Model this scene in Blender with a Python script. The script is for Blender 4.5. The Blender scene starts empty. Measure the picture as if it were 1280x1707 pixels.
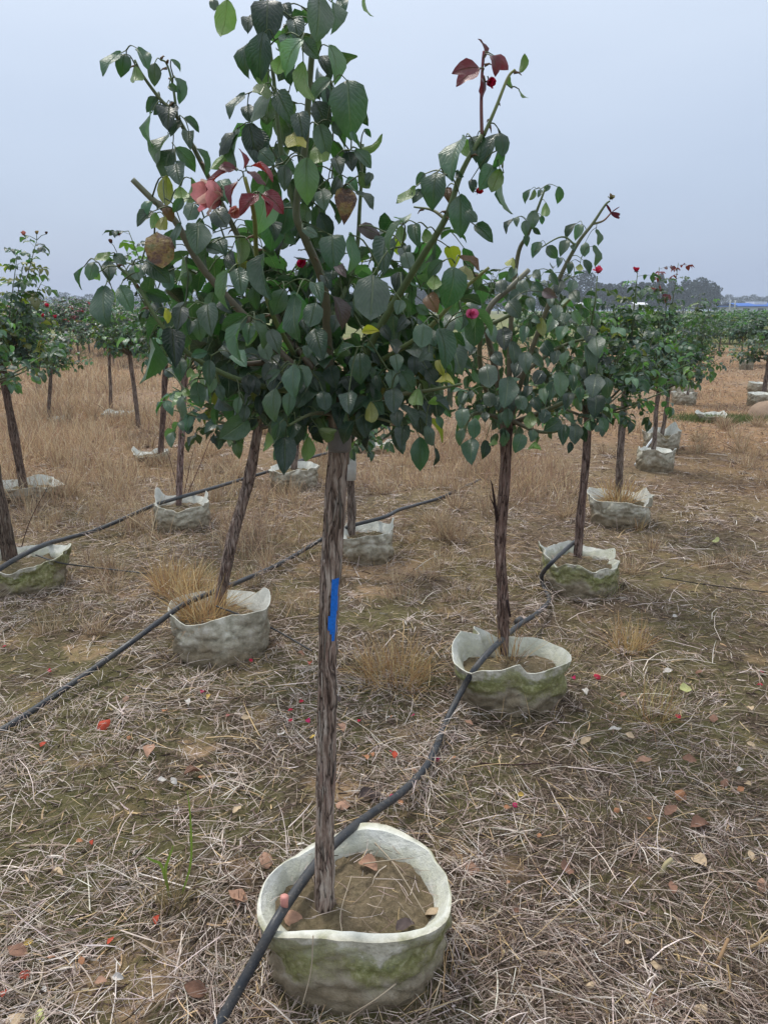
import bpy, math, random
import numpy as np
from mathutils import Vector, Matrix, noise as mnoise

# ------------------------------------------------------------------ camera
scene = bpy.context.scene
CAMH = 1.5
PITCH = math.radians(14.8)
FPX = 1280.0                       # focal length in photograph pixels (1280 x 1707)
cam_data = bpy.data.cameras.new('camera')
cam = bpy.data.objects.new('camera', cam_data)
scene.collection.objects.link(cam)
cam.location = (0, 0, CAMH)
cam.rotation_euler = (math.pi / 2 - PITCH, 0, 0)
cam_data.sensor_fit = 'VERTICAL'
cam_data.sensor_height = 36.0
cam_data.lens = 36.0 * FPX / 1707.0
cam_data.clip_start = 0.05
cam_data.clip_end = 3000
scene.camera = cam

# ------------------------------------------------------------------ sky, sun, exposure
SUN_EL, SUN_AZ = math.radians(58), math.radians(-35)      # azimuth from +Y towards +X
world = bpy.data.worlds.new('World')
scene.world = world
world.use_nodes = True
wn, wl = world.node_tree.nodes, world.node_tree.links
wn.clear()
w_out = wn.new('ShaderNodeOutputWorld')
w_mix = wn.new('ShaderNodeMixShader')
w_mix.inputs[0].default_value = 0.85
w_b1 = wn.new('ShaderNodeBackground'); w_b1.inputs['Strength'].default_value = 0.07
w_sky = wn.new('ShaderNodeTexSky'); w_sky.sky_type = 'NISHITA'; w_sky.sun_disc = False
w_sky.sun_elevation = SUN_EL; w_sky.sun_rotation = SUN_AZ
w_sky.air_density = 1.4; w_sky.dust_density = 2.0
wl.new(w_sky.outputs[0], w_b1.inputs[0])
# thin overcast: brighter towards the zenith, all round alike (CIE overcast distribution)
w_b2 = wn.new('ShaderNodeBackground'); w_b2.inputs['Strength'].default_value = 1.0
w_tc = wn.new('ShaderNodeTexCoord')
w_sep = wn.new('ShaderNodeSeparateXYZ'); wl.new(w_tc.outputs['Generated'], w_sep.inputs[0])
w_ramp = wn.new('ShaderNodeValToRGB')
w_ramp.color_ramp.elements[0].position = 0.0
w_ramp.color_ramp.elements[0].color = (0.242, 0.308, 0.447, 1)
w_ramp.color_ramp.elements[1].position = 1.0
w_ramp.color_ramp.elements[1].color = (1.04, 1.09, 1.17, 1)
e = w_ramp.color_ramp.elements.new(0.30); e.color = (0.445, 0.508, 0.612, 1)
w_noise = wn.new('ShaderNodeTexNoise'); w_noise.inputs['Scale'].default_value = 2.2
w_noise.inputs['Detail'].default_value = 3
w_map = wn.new('ShaderNodeMapping'); w_map.inputs['Scale'].default_value = (1, 1, 3.5)
wl.new(w_tc.outputs['Generated'], w_map.inputs[0]); wl.new(w_map.outputs[0], w_noise.inputs[0])
w_add = wn.new('ShaderNodeMath'); w_add.operation = 'MULTIPLY_ADD'
w_add.inputs[1].default_value = 0.12
wl.new(w_noise.outputs[0], w_add.inputs[0]); wl.new(w_sep.outputs['Z'], w_add.inputs[2])
w_sub = wn.new('ShaderNodeMath'); w_sub.operation = 'SUBTRACT'; w_sub.inputs[1].default_value = 0.06
wl.new(w_add.outputs[0], w_sub.inputs[0]); wl.new(w_sub.outputs[0], w_ramp.inputs[0])
wl.new(w_ramp.outputs[0], w_b2.inputs[0])
wl.new(w_b1.outputs[0], w_mix.inputs[1]); wl.new(w_b2.outputs[0], w_mix.inputs[2])
wl.new(w_mix.outputs[0], w_out.inputs[0])

sun_data = bpy.data.lights.new('sun', 'SUN')
sun_data.energy = 1.5
sun_data.angle = math.radians(14)
sun_data.color = (1.0, 0.95, 0.87)
sun = bpy.data.objects.new('sun', sun_data)
scene.collection.objects.link(sun)
sun_dir = Vector((math.sin(SUN_AZ) * math.cos(SUN_EL), math.cos(SUN_AZ) * math.cos(SUN_EL), math.sin(SUN_EL)))
sun.rotation_euler = sun_dir.to_track_quat('Z', 'Y').to_euler()

scene.view_settings.view_transform = 'Standard'
scene.view_settings.look = 'None'
scene.view_settings.exposure = 0.68
scene.view_settings.gamma = 1.0
scene.view_settings.use_curve_mapping = False
scene.render.engine = 'CYCLES'
scene.cycles.use_denoising = True
scene.cycles.max_bounces = 6
scene.cycles.transparent_max_bounces = 4
scene.cycles.volume_bounces = 0

rng = np.random.default_rng(7)
random.seed(7)

# ------------------------------------------------------------------ pixel helpers
FW = np.array((0, math.cos(PITCH), -math.sin(PITCH)))
UP = np.array((0, math.sin(PITCH), math.cos(PITCH)))
RT = np.array((1.0, 0, 0))
CAMP = np.array((0, 0, CAMH))

def ray(px, py):
    return RT * ((px - 640) / FPX) + UP * ((853.5 - py) / FPX) + FW

def at(px, py, Y):
    d = ray(px, py)
    return CAMP + d * (Y / d[1])

def G(px, py, z=0.0):
    d = ray(px, py)
    return CAMP + d * ((z - CAMH) / d[2])

def depth(p):
    return float(np.dot(np.asarray(p) - CAMP, FW))

def proj(p):
    q = np.asarray(p) - CAMP
    dz = q @ FW
    return 640 + FPX * (q @ RT) / dz, 853.5 - FPX * (q @ UP) / dz

# ------------------------------------------------------------------ mesh helpers
C = scene.collection

def tag(o, label=None, cat=None, group=None, kind=None):
    if label: o['label'] = label
    if cat: o['category'] = cat
    if group: o['group'] = group
    if kind: o['kind'] = kind
    return o

def empty(name, loc):
    o = bpy.data.objects.new(name, None)
    o.location = Vector(loc)
    o.empty_display_size = 0.1
    C.objects.link(o)
    return o

def np_mesh(name, V, F, mat, col=None, uv=None, smooth=True, k=4):
    """V (n,3), F (m,k) arrays, col (n,3) point colours, uv (n,2) per vertex"""
    V = np.ascontiguousarray(V, dtype=np.float32)
    F = np.ascontiguousarray(F, dtype=np.int32)
    me = bpy.data.meshes.new(name)
    n, m = len(V), len(F)
    me.vertices.add(n); me.vertices.foreach_set('co', V.ravel())
    me.loops.add(m * k); me.loops.foreach_set('vertex_index', F.ravel())
    me.polygons.add(m)
    me.polygons.foreach_set('loop_start', np.arange(0, m * k, k, dtype=np.int32))
    me.polygons.foreach_set('use_smooth', np.full(m, smooth, dtype=bool))
    if uv is not None:
        ul = me.uv_layers.new(name='UVMap')
        ul.data.foreach_set('uv', np.ascontiguousarray(uv[F.ravel()], dtype=np.float32).ravel())
    if col is not None:
        ca = me.color_attributes.new('col', 'FLOAT_COLOR', 'POINT')
        c4 = np.ones((n, 4), dtype=np.float32); c4[:, :3] = col
        ca.data.foreach_set('color', c4.ravel())
    me.update(calc_edges=True)
    if mat is not None: me.materials.append(mat)
    return me

def link(name, me, parent=None, loc=None):
    o = bpy.data.objects.new(name, me)
    C.objects.link(o)
    if parent is not None: o.parent = parent
    if loc is not None: o.location = Vector(loc)
    return o

class MB:
    """collects quads (tris are repeated-corner free: kept as separate list)"""
    def __init__(self):
        self.V, self.F, self.C = [], [], []
        self.n = 0
    def add(self, V, F, col=(0.5, 0.5, 0.5)):
        V = np.asarray(V, dtype=float)
        self.V.append(V); self.F.append(np.asarray(F, dtype=int) + self.n)
        c = np.asarray(col, dtype=float)
        if c.ndim == 1: c = np.tile(c, (len(V), 1))
        self.C.append(c)
        self.n += len(V)
    def box(self, lo, hi, col=(0.5, 0.5, 0.5)):
        x0, y0, z0 = lo; x1, y1, z1 = hi
        V = [(x0, y0, z0), (x1, y0, z0), (x1, y1, z0), (x0, y1, z0), (x0, y0, z1), (x1, y0, z1), (x1, y1, z1), (x0, y1, z1)]
        self.add(V, [(0, 3, 2, 1), (4, 5, 6, 7), (0, 1, 5, 4), (1, 2, 6, 5), (2, 3, 7, 6), (3, 0, 4, 7)], col)
    def tube(self, pts, rad, n=8, col=(0.5, 0.5, 0.5), cap=True):
        V, F = tube(pts, rad, n, cap)
        self.add(V, F, col)
    def mesh(self, name, mat, origin=(0, 0, 0), smooth=True):
        return np_mesh(name, np.concatenate(self.V) - np.asarray(origin), np.concatenate(self.F), mat, np.concatenate(self.C), smooth=smooth)
    def build(self, name, mat, parent=None, origin=None, smooth=True):
        if origin is None:
            origin = tuple(parent.location) if parent is not None else (0, 0, 0)
            return link(name, self.mesh(name, mat, origin, smooth), parent)
        return link(name, self.mesh(name, mat, origin, smooth), parent, origin)

def smooth_path(P, per=6):
    P = [np.asarray(p, dtype=float) for p in P]
    if len(P) < 3:
        return [P[0] + (P[-1] - P[0]) * t for t in np.linspace(0, 1, per + 1)]
    Q = [2 * P[0] - P[1]] + P + [2 * P[-1] - P[-2]]
    out = []
    for i in range(1, len(Q) - 2):
        a, b, c, d = Q[i - 1:i + 3]
        for t in np.linspace(0, 1, per, endpoint=False):
            out.append(0.5 * (2 * b + (c - a) * t + (2 * a - 5 * b + 4 * c - d) * t * t + (3 * b - a - 3 * c + d) * t ** 3))
    out.append(P[-1])
    return out

def frames(pts):
    pts = np.asarray(pts, dtype=float)
    T = np.gradient(pts, axis=0)
    T /= np.linalg.norm(T, axis=1)[:, None] + 1e-12
    ref = np.array((1.0, 0, 0)) if abs(T[0][0]) < 0.9 else np.array((0, 1.0, 0))
    N = []
    n = ref - T[0] * (ref @ T[0]); n /= np.linalg.norm(n)
    for t in T:
        n = n - t * (n @ t); n /= np.linalg.norm(n) + 1e-12
        N.append(n)
    N = np.array(N)
    return pts, T, N, np.cross(T, N)

def tube(pts, rad, n=8, cap=True):
    pts, T, N, B = frames(pts)
    m = len(pts)
    rad = np.interp(np.linspace(0, 1, m), np.linspace(0, 1, len(np.atleast_1d(rad))), np.atleast_1d(rad)) if np.ndim(rad) else np.full(m, rad)
    a = np.arange(n) * 2 * math.pi / n
    V = (pts[:, None, :] + rad[:, None, None] * (np.cos(a)[None, :, None] * N[:, None, :] + np.sin(a)[None, :, None] * B[:, None, :])).reshape(-1, 3)
    i = np.arange(m - 1)[:, None] * n; j = np.arange(n)[None, :]; j2 = (j + 1) % n
    F = np.stack([i + j, i + j2, i + n + j2, i + n + j], -1).reshape(-1, 4)
    if cap:
        V = np.concatenate([V, pts[:1], pts[-1:]])
        c0, c1 = m * n, m * n + 1
        jj = np.arange(0, n, 2)
        F0 = np.stack([np.full(len(jj), c0), (jj + 2) % n, (jj + 1) % n, jj], -1)
        e = (m - 1) * n
        F1 = np.stack([np.full(len(jj), c1), e + jj, e + (jj + 1) % n, e + (jj + 2) % n], -1)
        F = np.concatenate([F, F0, F1])
    return V, F

def vnoise(x, y, seed=0):
    """value noise, vectorised, 0..1"""
    x = np.asarray(x, dtype=float); y = np.asarray(y, dtype=float)
    xi = np.floor(x).astype(np.int64); yi = np.floor(y).astype(np.int64)
    fx = x - xi; fy = y - yi
    fx = fx * fx * (3 - 2 * fx); fy = fy * fy * (3 - 2 * fy)
    def h(a, b):
        v = (a * 374761393 + b * 668265263 + seed * 974634777) & 0xffffffff
        v = ((v ^ (v >> 13)) * 1274126177) & 0xffffffff
        return ((v ^ (v >> 16)) & 0xffff) / 65535.0
    return (h(xi, yi) * (1 - fx) + h(xi + 1, yi) * fx) * (1 - fy) + (h(xi, yi + 1) * (1 - fx) + h(xi + 1, yi + 1) * fx) * fy

def fbm(x, y, seed=0, o=3):
    s, a, t = 0, 0.5, 0
    for k in range(o):
        s = s + a * vnoise(np.asarray(x) * 2 ** k, np.asarray(y) * 2 ** k, seed + k * 17); t += a; a *= 0.5
    return s / t

def gh(x, y):
    """height of the ground"""
    x = np.asarray(x, dtype=float); y = np.asarray(y, dtype=float)
    d = np.sqrt(x * x + y * y)
    f = np.clip(1.2 - d / 60, 0, 1)
    return f * (0.05 * (fbm(x * 1.1, y * 1.1, 3) - 0.5) + 0.025 * (fbm(x * 5, y * 5, 9) - 0.5)) - 0.005

# ------------------------------------------------------------------ materials
def new_mat(name):
    m = bpy.data.materials.new(name); m.use_nodes = True
    nt = m.node_tree; nt.nodes.clear()
    out = nt.nodes.new('ShaderNodeOutputMaterial')
    bs = nt.nodes.new('ShaderNodeBsdfPrincipled')
    nt.links.new(bs.outputs[0], out.inputs[0])
    return m, nt, bs, out

def N(nt, t, **kw):
    n = nt.nodes.new(t)
    for k, v in kw.items():
        if k in ('operation', 'blend_type', 'data_type', 'attribute_name', 'noise_dimensions', 'feature', 'wave_type', 'bands_direction'):
            setattr(n, k, v)
        else:
            n.inputs[k.replace('_', ' ')].default_value = v
    return n

def ramp(nt, fac, stops):
    r = nt.nodes.new('ShaderNodeValToRGB')
    el = r.color_ramp.elements
    while len(el) < len(stops): el.new(0.5)
    for e, (p, c) in zip(el, stops):
        e.position = p; e.color = (*c, 1) if len(c) == 3 else c
    nt.links.new(fac, r.inputs[0])
    return r.outputs[0]

def mixc(nt, fac, a, b, blend='MIX'):
    m = nt.nodes.new('ShaderNodeMix'); m.data_type = 'RGBA'; m.blend_type = blend
    for s, v in ((0, fac), (6, a), (7, b)):
        if hasattr(v, 'node'): nt.links.new(v, m.inputs[s])
        else: m.inputs[s].default_value = v if s == 0 else (*v, 1)
    return m.outputs[2]

def math_(nt, op, a, b=None, clamp=False):
    m = nt.nodes.new('ShaderNodeMath'); m.operation = op; m.use_clamp = clamp
    for s, v in ((0, a), (1, b)):
        if v is None: continue
        if hasattr(v, 'node'): nt.links.new(v, m.inputs[s])
        else: m.inputs[s].default_value = v
    return m.outputs[0]

def tex(nt, scale, detail=4, rough=0.55, vec=None, mscale=None, coord='Object'):
    t = nt.nodes.new('ShaderNodeTexNoise')
    t.inputs['Scale'].default_value = scale; t.inputs['Detail'].default_value = detail; t.inputs['Roughness'].default_value = rough
    if vec is None:
        vec = nt.nodes.new('ShaderNodeTexCoord').outputs[coord]
    if mscale:
        mp = nt.nodes.new('ShaderNodeMapping'); mp.inputs['Scale'].default_value = mscale
        nt.links.new(vec, mp.inputs[0]); vec = mp.outputs[0]
    nt.links.new(vec, t.inputs['Vector'])
    return t.outputs[0]

def bump(nt, bs, h, strength=0.5, dist=0.01):
    b = nt.nodes.new('ShaderNodeBump'); b.inputs['Strength'].default_value = strength; b.inputs['Distance'].default_value = dist
    nt.links.new(h, b.inputs['Height']); nt.links.new(b.outputs[0], bs.inputs['Normal'])
    return b.outputs[0]

def leaf_material(name, per_object):
    """leaf: tinted by object colour or by the point colour of a joined mesh; pale underside, veins, some light through"""
    m, nt, bs, out = new_mat(name)
    if per_object:
        base = nt.nodes.new('ShaderNodeObjectInfo').outputs['Color']
    else:
        base = N(nt, 'ShaderNodeAttribute', attribute_name='col').outputs['Color']
    uv = nt.nodes.new('ShaderNodeUVMap').outputs[0]
    sep = nt.nodes.new('ShaderNodeSeparateXYZ'); nt.links.new(uv, sep.inputs[0])
    ax = math_(nt, 'ABSOLUTE', math_(nt, 'SUBTRACT', sep.outputs[0], 0.5))
    rib = math_(nt, 'SUBTRACT', 1.0, math_(nt, 'MULTIPLY', ax, 22.0), True)
    # side veins run forward from the midrib
    vn = tex(nt, 55, 2, 0.5, nt.nodes.new('ShaderNodeNewGeometry').outputs['Position'])
    ph = math_(nt, 'ADD', math_(nt, 'SUBTRACT', math_(nt, 'MULTIPLY', sep.outputs[1], 31.0), math_(nt, 'MULTIPLY', ax, 24.0)), math_(nt, 'MULTIPLY', vn, 4.0))
    vein = math_(nt, 'POWER', math_(nt, 'ABSOLUTE', math_(nt, 'SINE', ph)), 7.0)
    vein = math_(nt, 'SUBTRACT', 1.0, math_(nt, 'POWER', math_(nt, 'ABSOLUTE', math_(nt, 'COSINE', ph)), 0.35))
    geo = nt.nodes.new('ShaderNodeNewGeometry')
    mott = tex(nt, 34, 3, 0.6, geo.outputs['Position'])
    mot2 = tex(nt, 120, 2, 0.6, geo.outputs['Position'])
    c = mixc(nt, math_(nt, 'MULTIPLY', mott, 1.0), mixc(nt, 1.0, base, (0.62, 0.62, 0.64), 'MULTIPLY'), mixc(nt, 1.0, base, (1.35, 1.32, 1.3), 'MULTIPLY'))
    vm = math_(nt, 'MAXIMUM', math_(nt, 'MULTIPLY', rib, 0.55), math_(nt, 'MULTIPLY', vein, 0.15))
    c = mixc(nt, vm, c, mixc(nt, 0.65, base, (0.30, 0.36, 0.18)))
    # dust and bloom on the upper face
    dust = ramp(nt, mot2, [(0.45, (0, 0, 0)), (0.8, (1, 1, 1))])
    c = mixc(nt, math_(nt, 'MULTIPLY', dust, 0.12), c, (0.30, 0.33, 0.29))
    under = mixc(nt, 0.15, mixc(nt, 1.0, c, (1.9, 1.8, 1.35), 'MULTIPLY'), (0.16, 0.21, 0.11))
    col = mixc(nt, geo.outputs['Backfacing'], c, under)
    nt.links.new(col, bs.inputs['Base Color'])
    bs.inputs['Roughness'].default_value = 0.36
    bs.inputs['Specular IOR Level'].default_value = 0.55
    h = math_(nt, 'ADD', math_(nt, 'MULTIPLY', vm, -1.0), math_(nt, 'MULTIPLY', mott, 0.8))
    bump(nt, bs, h, 0.8, 0.004)
    tr = nt.nodes.new('ShaderNodeBsdfTranslucent')
    nt.links.new(mixc(nt, 1.0, base, (1.9, 2.9, 0.8), 'MULTIPLY'), tr.inputs[0])
    mx = nt.nodes.new('ShaderNodeMixShader'); mx.inputs[0].default_value = 0.22
    nt.links.new(bs.outputs[0], mx.inputs[1]); nt.links.new(tr.outputs[0], mx.inputs[2])
    nt.links.new(mx.outputs[0], out.inputs[0])
    return m

def withered_material():
    m, nt, bs, out = new_mat('withered_leaf')
    pos = nt.nodes.new('ShaderNodeNewGeometry').outputs['Position']
    a = tex(nt, 45, 4, 0.65, pos); b = tex(nt, 160, 3, 0.6, pos)
    c = ramp(nt, a, [(0.36, (0.035, 0.014, 0.006)), (0.48, (0.11, 0.045, 0.014)), (0.56, (0.24, 0.15, 0.03)), (0.68, (0.13, 0.14, 0.035))])
    c = mixc(nt, math_(nt, 'MULTIPLY', b, 0.5), c, (0.05, 0.025, 0.012))
    nt.links.new(c, bs.inputs['Base Color']); bs.inputs['Roughness'].default_value = 0.6
    bump(nt, bs, b, 0.8, 0.004)
    return m

M = {}
M['withered'] = withered_material()
M['leaf'] = leaf_material('leaf', True)
M['foliage'] = leaf_material('foliage', False)

def tint_material(name, rough=0.8, spec=0.2, transl=0.0, nscale=60, nstr=0.5, object_col=False):
    m, nt, bs, out = new_mat(name)
    if object_col: base = nt.nodes.new('ShaderNodeObjectInfo').outputs['Color']
    else: base = N(nt, 'ShaderNodeAttribute', attribute_name='col').outputs['Color']
    n = tex(nt, nscale, 3, 0.6, nt.nodes.new('ShaderNodeNewGeometry').outputs['Position'])
    c = mixc(nt, n, mixc(nt, 1.0, base, (1 - nstr,) * 3, 'MULTIPLY'), mixc(nt, 1.0, base, (1 + nstr,) * 3, 'MULTIPLY'))
    nt.links.new(c, bs.inputs['Base Color'])
    bs.inputs['Roughness'].default_value = rough
    bs.inputs['Specular IOR Level'].default_value = spec
    if transl:
        tr = nt.nodes.new('ShaderNodeBsdfTranslucent'); nt.links.new(c, tr.inputs[0])
        mx = nt.nodes.new('ShaderNodeMixShader'); mx.inputs[0].default_value = transl
        nt.links.new(bs.outputs[0], mx.inputs[1]); nt.links.new(tr.outputs[0], mx.inputs[2]); nt.links.new(mx.outputs[0], out.inputs[0])
    return m

M['straw'] = tint_material('straw', 0.75, 0.15, 0.0, 90, 0.35)
M['grass'] = tint_material('dry_grass', 0.75, 0.15, 0.25, 25, 0.3)
M['stem'] = tint_material('green_stem', 0.5, 0.35, 0.0, 70, 0.35)
M['petal'] = tint_material('petal', 0.6, 0.2, 0.3, 90, 0.4)
M['dead_leaf'] = tint_material('dead_leaf', 0.7, 0.25, 0.1, 110, 0.5, True)
M['paint'] = tint_material('building_paint', 0.7, 0.2, 0, 1.0, 0.12)
M['farleaf'] = tint_material('far_leaf', 0.8, 0.1, 0.1, 0.6, 0.4)
M['fartrunk'] = tint_material('far_trunk', 0.9, 0.1, 0, 3, 0.3)

def bark_material():
    m, nt, bs, out = new_mat('bark')
    co = nt.nodes.new('ShaderNodeTexCoord').outputs['Object']
    info = nt.nodes.new('ShaderNodeObjectInfo').outputs['Color']
    wob = tex(nt, 14, 2, 0.5, co)
    vadd = nt.nodes.new('ShaderNodeVectorMath'); vadd.operation = 'MULTIPLY_ADD'
    wv = nt.nodes.new('ShaderNodeCombineXYZ'); nt.links.new(wob, wv.inputs[0]); nt.links.new(wob, wv.inputs[1])
    nt.links.new(wv.outputs[0], vadd.inputs[0]); vadd.inputs[1].default_value = (0.02, 0.02, 0); nt.links.new(co, vadd.inputs[2])
    cw = vadd.outputs[0]
    a = tex(nt, 1.0, 6, 0.7, cw, (95, 95, 13))
    b = tex(nt, 1.0, 4, 0.6, cw, (26, 26, 8))
    c = tex(nt, 1.0, 3, 0.55, cw, (240, 240, 45))
    k = tex(nt, 1.0, 3, 0.5, cw, (70, 70, 6.5))
    crack = math_(nt, 'MULTIPLY', math_(nt, 'ABSOLUTE', math_(nt, 'SUBTRACT', k, 0.5)), 14.0, True)
    f = math_(nt, 'ADD', math_(nt, 'MULTIPLY', a, 0.6), math_(nt, 'MULTIPLY', b, 0.4))
    col = ramp(nt, f, [(0.36, (0.05, 0.034, 0.028)), (0.45, (0.14, 0.105, 0.085)), (0.53, (0.25, 0.215, 0.185)), (0.62, (0.40, 0.37, 0.33)), (0.72, (0.58, 0.56, 0.51))])
    red = ramp(nt, b, [(0.50, (0, 0, 0)), (0.60, (1, 1, 1))])
    col = mixc(nt, math_(nt, 'MULTIPLY', red, 0.55), col, (0.115, 0.062, 0.048))
    col = mixc(nt, ramp(nt, crack, [(0.0, (1, 1, 1)), (0.55, (0, 0, 0))]), col, (0.022, 0.015, 0.012))
    f = math_(nt, 'ADD', f, math_(nt, 'MULTIPLY', crack, 0.35))
    col = mixc(nt, 1.0, col, info, 'MULTIPLY')
    nt.links.new(col, bs.inputs['Base Color'])
    bs.inputs['Roughness'].default_value = 0.85; bs.inputs['Specular IOR Level'].default_value = 0.2
    bump(nt, bs, math_(nt, 'ADD', f, math_(nt, 'MULTIPLY', c, 0.25)), 1.0, 0.012)
    return m
M['bark'] = bark_material()

def felt_material():
    """grow-bag felt: point colour R = height up the wall, G = inside, B = how mossy"""
    m, nt, bs, out = new_mat('felt')
    at_ = N(nt, 'ShaderNodeAttribute', attribute_name='col').outputs['Color']
    sp = nt.nodes.new('ShaderNodeSeparateColor'); nt.links.new(at_, sp.inputs[0])
    hgt, inn, moss = sp.outputs[0], sp.outputs[1], sp.outputs[2]
    n1 = tex(nt, 7, 5, 0.6); n2 = tex(nt, 22, 4, 0.65); n3 = tex(nt, 400, 2, 0.6); n4 = tex(nt, 60, 3, 0.6)
    col = ramp(nt, n2, [(0.3, (0.25, 0.24, 0.18)), (0.5, (0.48, 0.455, 0.36)), (0.68, (0.68, 0.66, 0.57))])
    col = mixc(nt, math_(nt, 'MULTIPLY', inn, 0.75), col, mixc(nt, n2, (0.58, 0.59, 0.52), (0.86, 0.87, 0.82)))
    # algae: thickest in the upper third of the outside
    band = ramp(nt, math_(nt, 'ADD', hgt, math_(nt, 'MULTIPLY', math_(nt, 'SUBTRACT', n1, 0.5), 1.5)), [(0.25, (0, 0, 0)), (0.66, (1, 1, 1)), (0.9, (0.7, 0.7, 0.7)), (1.0, (0.2, 0.2, 0.2))])
    g = math_(nt, 'MULTIPLY', band, math_(nt, 'ADD', math_(nt, 'MULTIPLY', n1, 1.1), math_(nt, 'MULTIPLY', n4, 0.5)))
    g = math_(nt, 'MULTIPLY', g, moss)
    g = ramp(nt, g, [(0.38, (0, 0, 0)), (0.80, (1, 1, 1))])
    mcol = ramp(nt, n4, [(0.28, (0.10, 0.115, 0.028)), (0.5, (0.22, 0.24, 0.08)), (0.72, (0.45, 0.45, 0.26))])
    ginn = math_(nt, 'SUBTRACT', 1.0, math_(nt, 'MULTIPLY', inn, 0.62))
    col = mixc(nt, math_(nt, 'MULTIPLY', math_(nt, 'MULTIPLY', g, 0.95), ginn), col, mcol)
    # damp soil stain climbing from the ground
    dn = math_(nt, 'SUBTRACT', math_(nt, 'ADD', hgt, math_(nt, 'MULTIPLY', math_(nt, 'SUBTRACT', n1, 0.5), 1.7)), 0.0)
    dirt = ramp(nt, dn, [(0.30, (1, 1, 1)), (0.95, (0, 0, 0))])
    dirt = math_(nt, 'MULTIPLY', dirt, math_(nt, 'SUBTRACT', 1.0, math_(nt, 'MULTIPLY', inn, 0.8)))
    col = mixc(nt, math_(nt, 'MULTIPLY', dirt, 0.88), col, mixc(nt, n2, (0.085, 0.064, 0.036), (0.29, 0.225, 0.14)))
    fle = ramp(nt, n3, [(0.62, (0, 0, 0)), (0.75, (1, 1, 1))])
    col = mixc(nt, math_(nt, 'MULTIPLY', fle, 0.25), col, (0.10, 0.09, 0.05))
    nt.links.new(col, bs.inputs['Base Color'])
    bs.inputs['Roughness'].default_value = 0.9; bs.inputs['Specular IOR Level'].default_value = 0.12
    bump(nt, bs, math_(nt, 'ADD', math_(nt, 'ADD', n4, math_(nt, 'MULTIPLY', n2, 1.5)), math_(nt, 'MULTIPLY', n3, 0.25)), 0.6, 0.006)
    return m
M['felt'] = felt_material()

def soil_material(name, ground):
    m, nt, bs, out = new_mat(name)
    pos = nt.nodes.new('ShaderNodeNewGeometry').outputs['Position']
    n1 = tex(nt, 1.3, 4, 0.6, pos); n2 = tex(nt, 9, 5, 0.65, pos); n3 = tex(nt, 70, 5, 0.7, pos); n4 = tex(nt, 3.1, 4, 0.55, pos)
    n5 = tex(nt, 0.35, 3, 0.5, pos)
    col = ramp(nt, n3, [(0.3, (0.026, 0.019, 0.013)), (0.5, (0.085, 0.064, 0.042)), (0.7, (0.20, 0.155, 0.105))])
    sand = ramp(nt, n4, [(0.56 if ground else 0.62, (0, 0, 0)), (0.66 if ground else 0.78, (1, 1, 1))])
    col = mixc(nt, math_(nt, 'MULTIPLY', sand, 0.75), col, mixc(nt, n3, (0.20, 0.13, 0.07), (0.46, 0.31, 0.18)))
    if ground:
        # dug-over spots of bare sandy subsoil
        for px_, py_, rr in ((205, 1630, 0.15), (640, 950, 0.22), (690, 940, 0.2), (140, 1082, 0.13), (405, 1112, 0.14), (330, 1240, 0.08), (625, 985, 0.15)):
            g = G(px_, py_)
            v = nt.nodes.new('ShaderNodeVectorMath'); v.operation = 'DISTANCE'; v.inputs[1].default_value = tuple(g); nt.links.new(pos, v.inputs[0])
            f = math_(nt, 'ADD', math_(nt, 'DIVIDE', v.outputs['Value'], rr), math_(nt, 'MULTIPLY', math_(nt, 'SUBTRACT', n2, 0.5), 2.4))
            col = mixc(nt, ramp(nt, f, [(0.55, (0.85,) * 3), (1.0, (0, 0, 0))]), col, mixc(nt, n3, (0.24, 0.155, 0.085), (0.52, 0.36, 0.22)))
    else:
        col = mixc(nt, 0.55, col, mixc(nt, n3, (0.13, 0.10, 0.06), (0.36, 0.285, 0.18)))
    mo = math_(nt, 'ADD', math_(nt, 'MULTIPLY', n1, 0.6), math_(nt, 'MULTIPLY', n2, 0.4))
    mo = ramp(nt, mo, [(0.44, (0, 0, 0)), (0.55, (1, 1, 1))])
    col = mixc(nt, math_(nt, 'MULTIPLY', mo, 0.62 if ground else 0.3), col, mixc(nt, n3, (0.05, 0.052, 0.018), (0.20, 0.19, 0.075)))
    if ground:
        # dead stems and litter too far away to tell apart
        d = nt.nodes.new('ShaderNodeVectorMath'); d.operation = 'LENGTH'; nt.links.new(pos, d.inputs[0])
        far = ramp(nt, math_(nt, 'DIVIDE', d.outputs['Value'], 30.0), [(0.10, (0, 0, 0)), (0.35, (1, 1, 1))])
        lit = mixc(nt, n2, (0.17, 0.115, 0.075), (0.36, 0.255, 0.17))
        lit = mixc(nt, ramp(nt, n5, [(0.4, (0, 0, 0)), (0.6, (1, 1, 1))]), lit, mixc(nt, n2, (0.20, 0.115, 0.065), (0.38, 0.24, 0.13)))
        vf = ramp(nt, math_(nt, 'DIVIDE', d.outputs['Value'], 100.0), [(0.33, (0, 0, 0)), (0.42, (1, 1, 1))])
        lit = mixc(nt, vf, lit, mixc(nt, n5, (0.10, 0.13, 0.05), (0.24, 0.23, 0.10)))
        col = mixc(nt, math_(nt, 'MULTIPLY', far, 0.9), col, lit)
    nt.links.new(col, bs.inputs['Base Color'])
    bs.inputs['Roughness'].default_value = 0.95; bs.inputs['Specular IOR Level'].default_value = 0.1
    bump(nt, bs, math_(nt, 'ADD', n3, math_(nt, 'MULTIPLY', n2, 1.4)), 1.0, 0.012)
    return m
M['ground'] = soil_material('ground_soil', True)
M['soil'] = soil_material('pot_soil', False)

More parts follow.
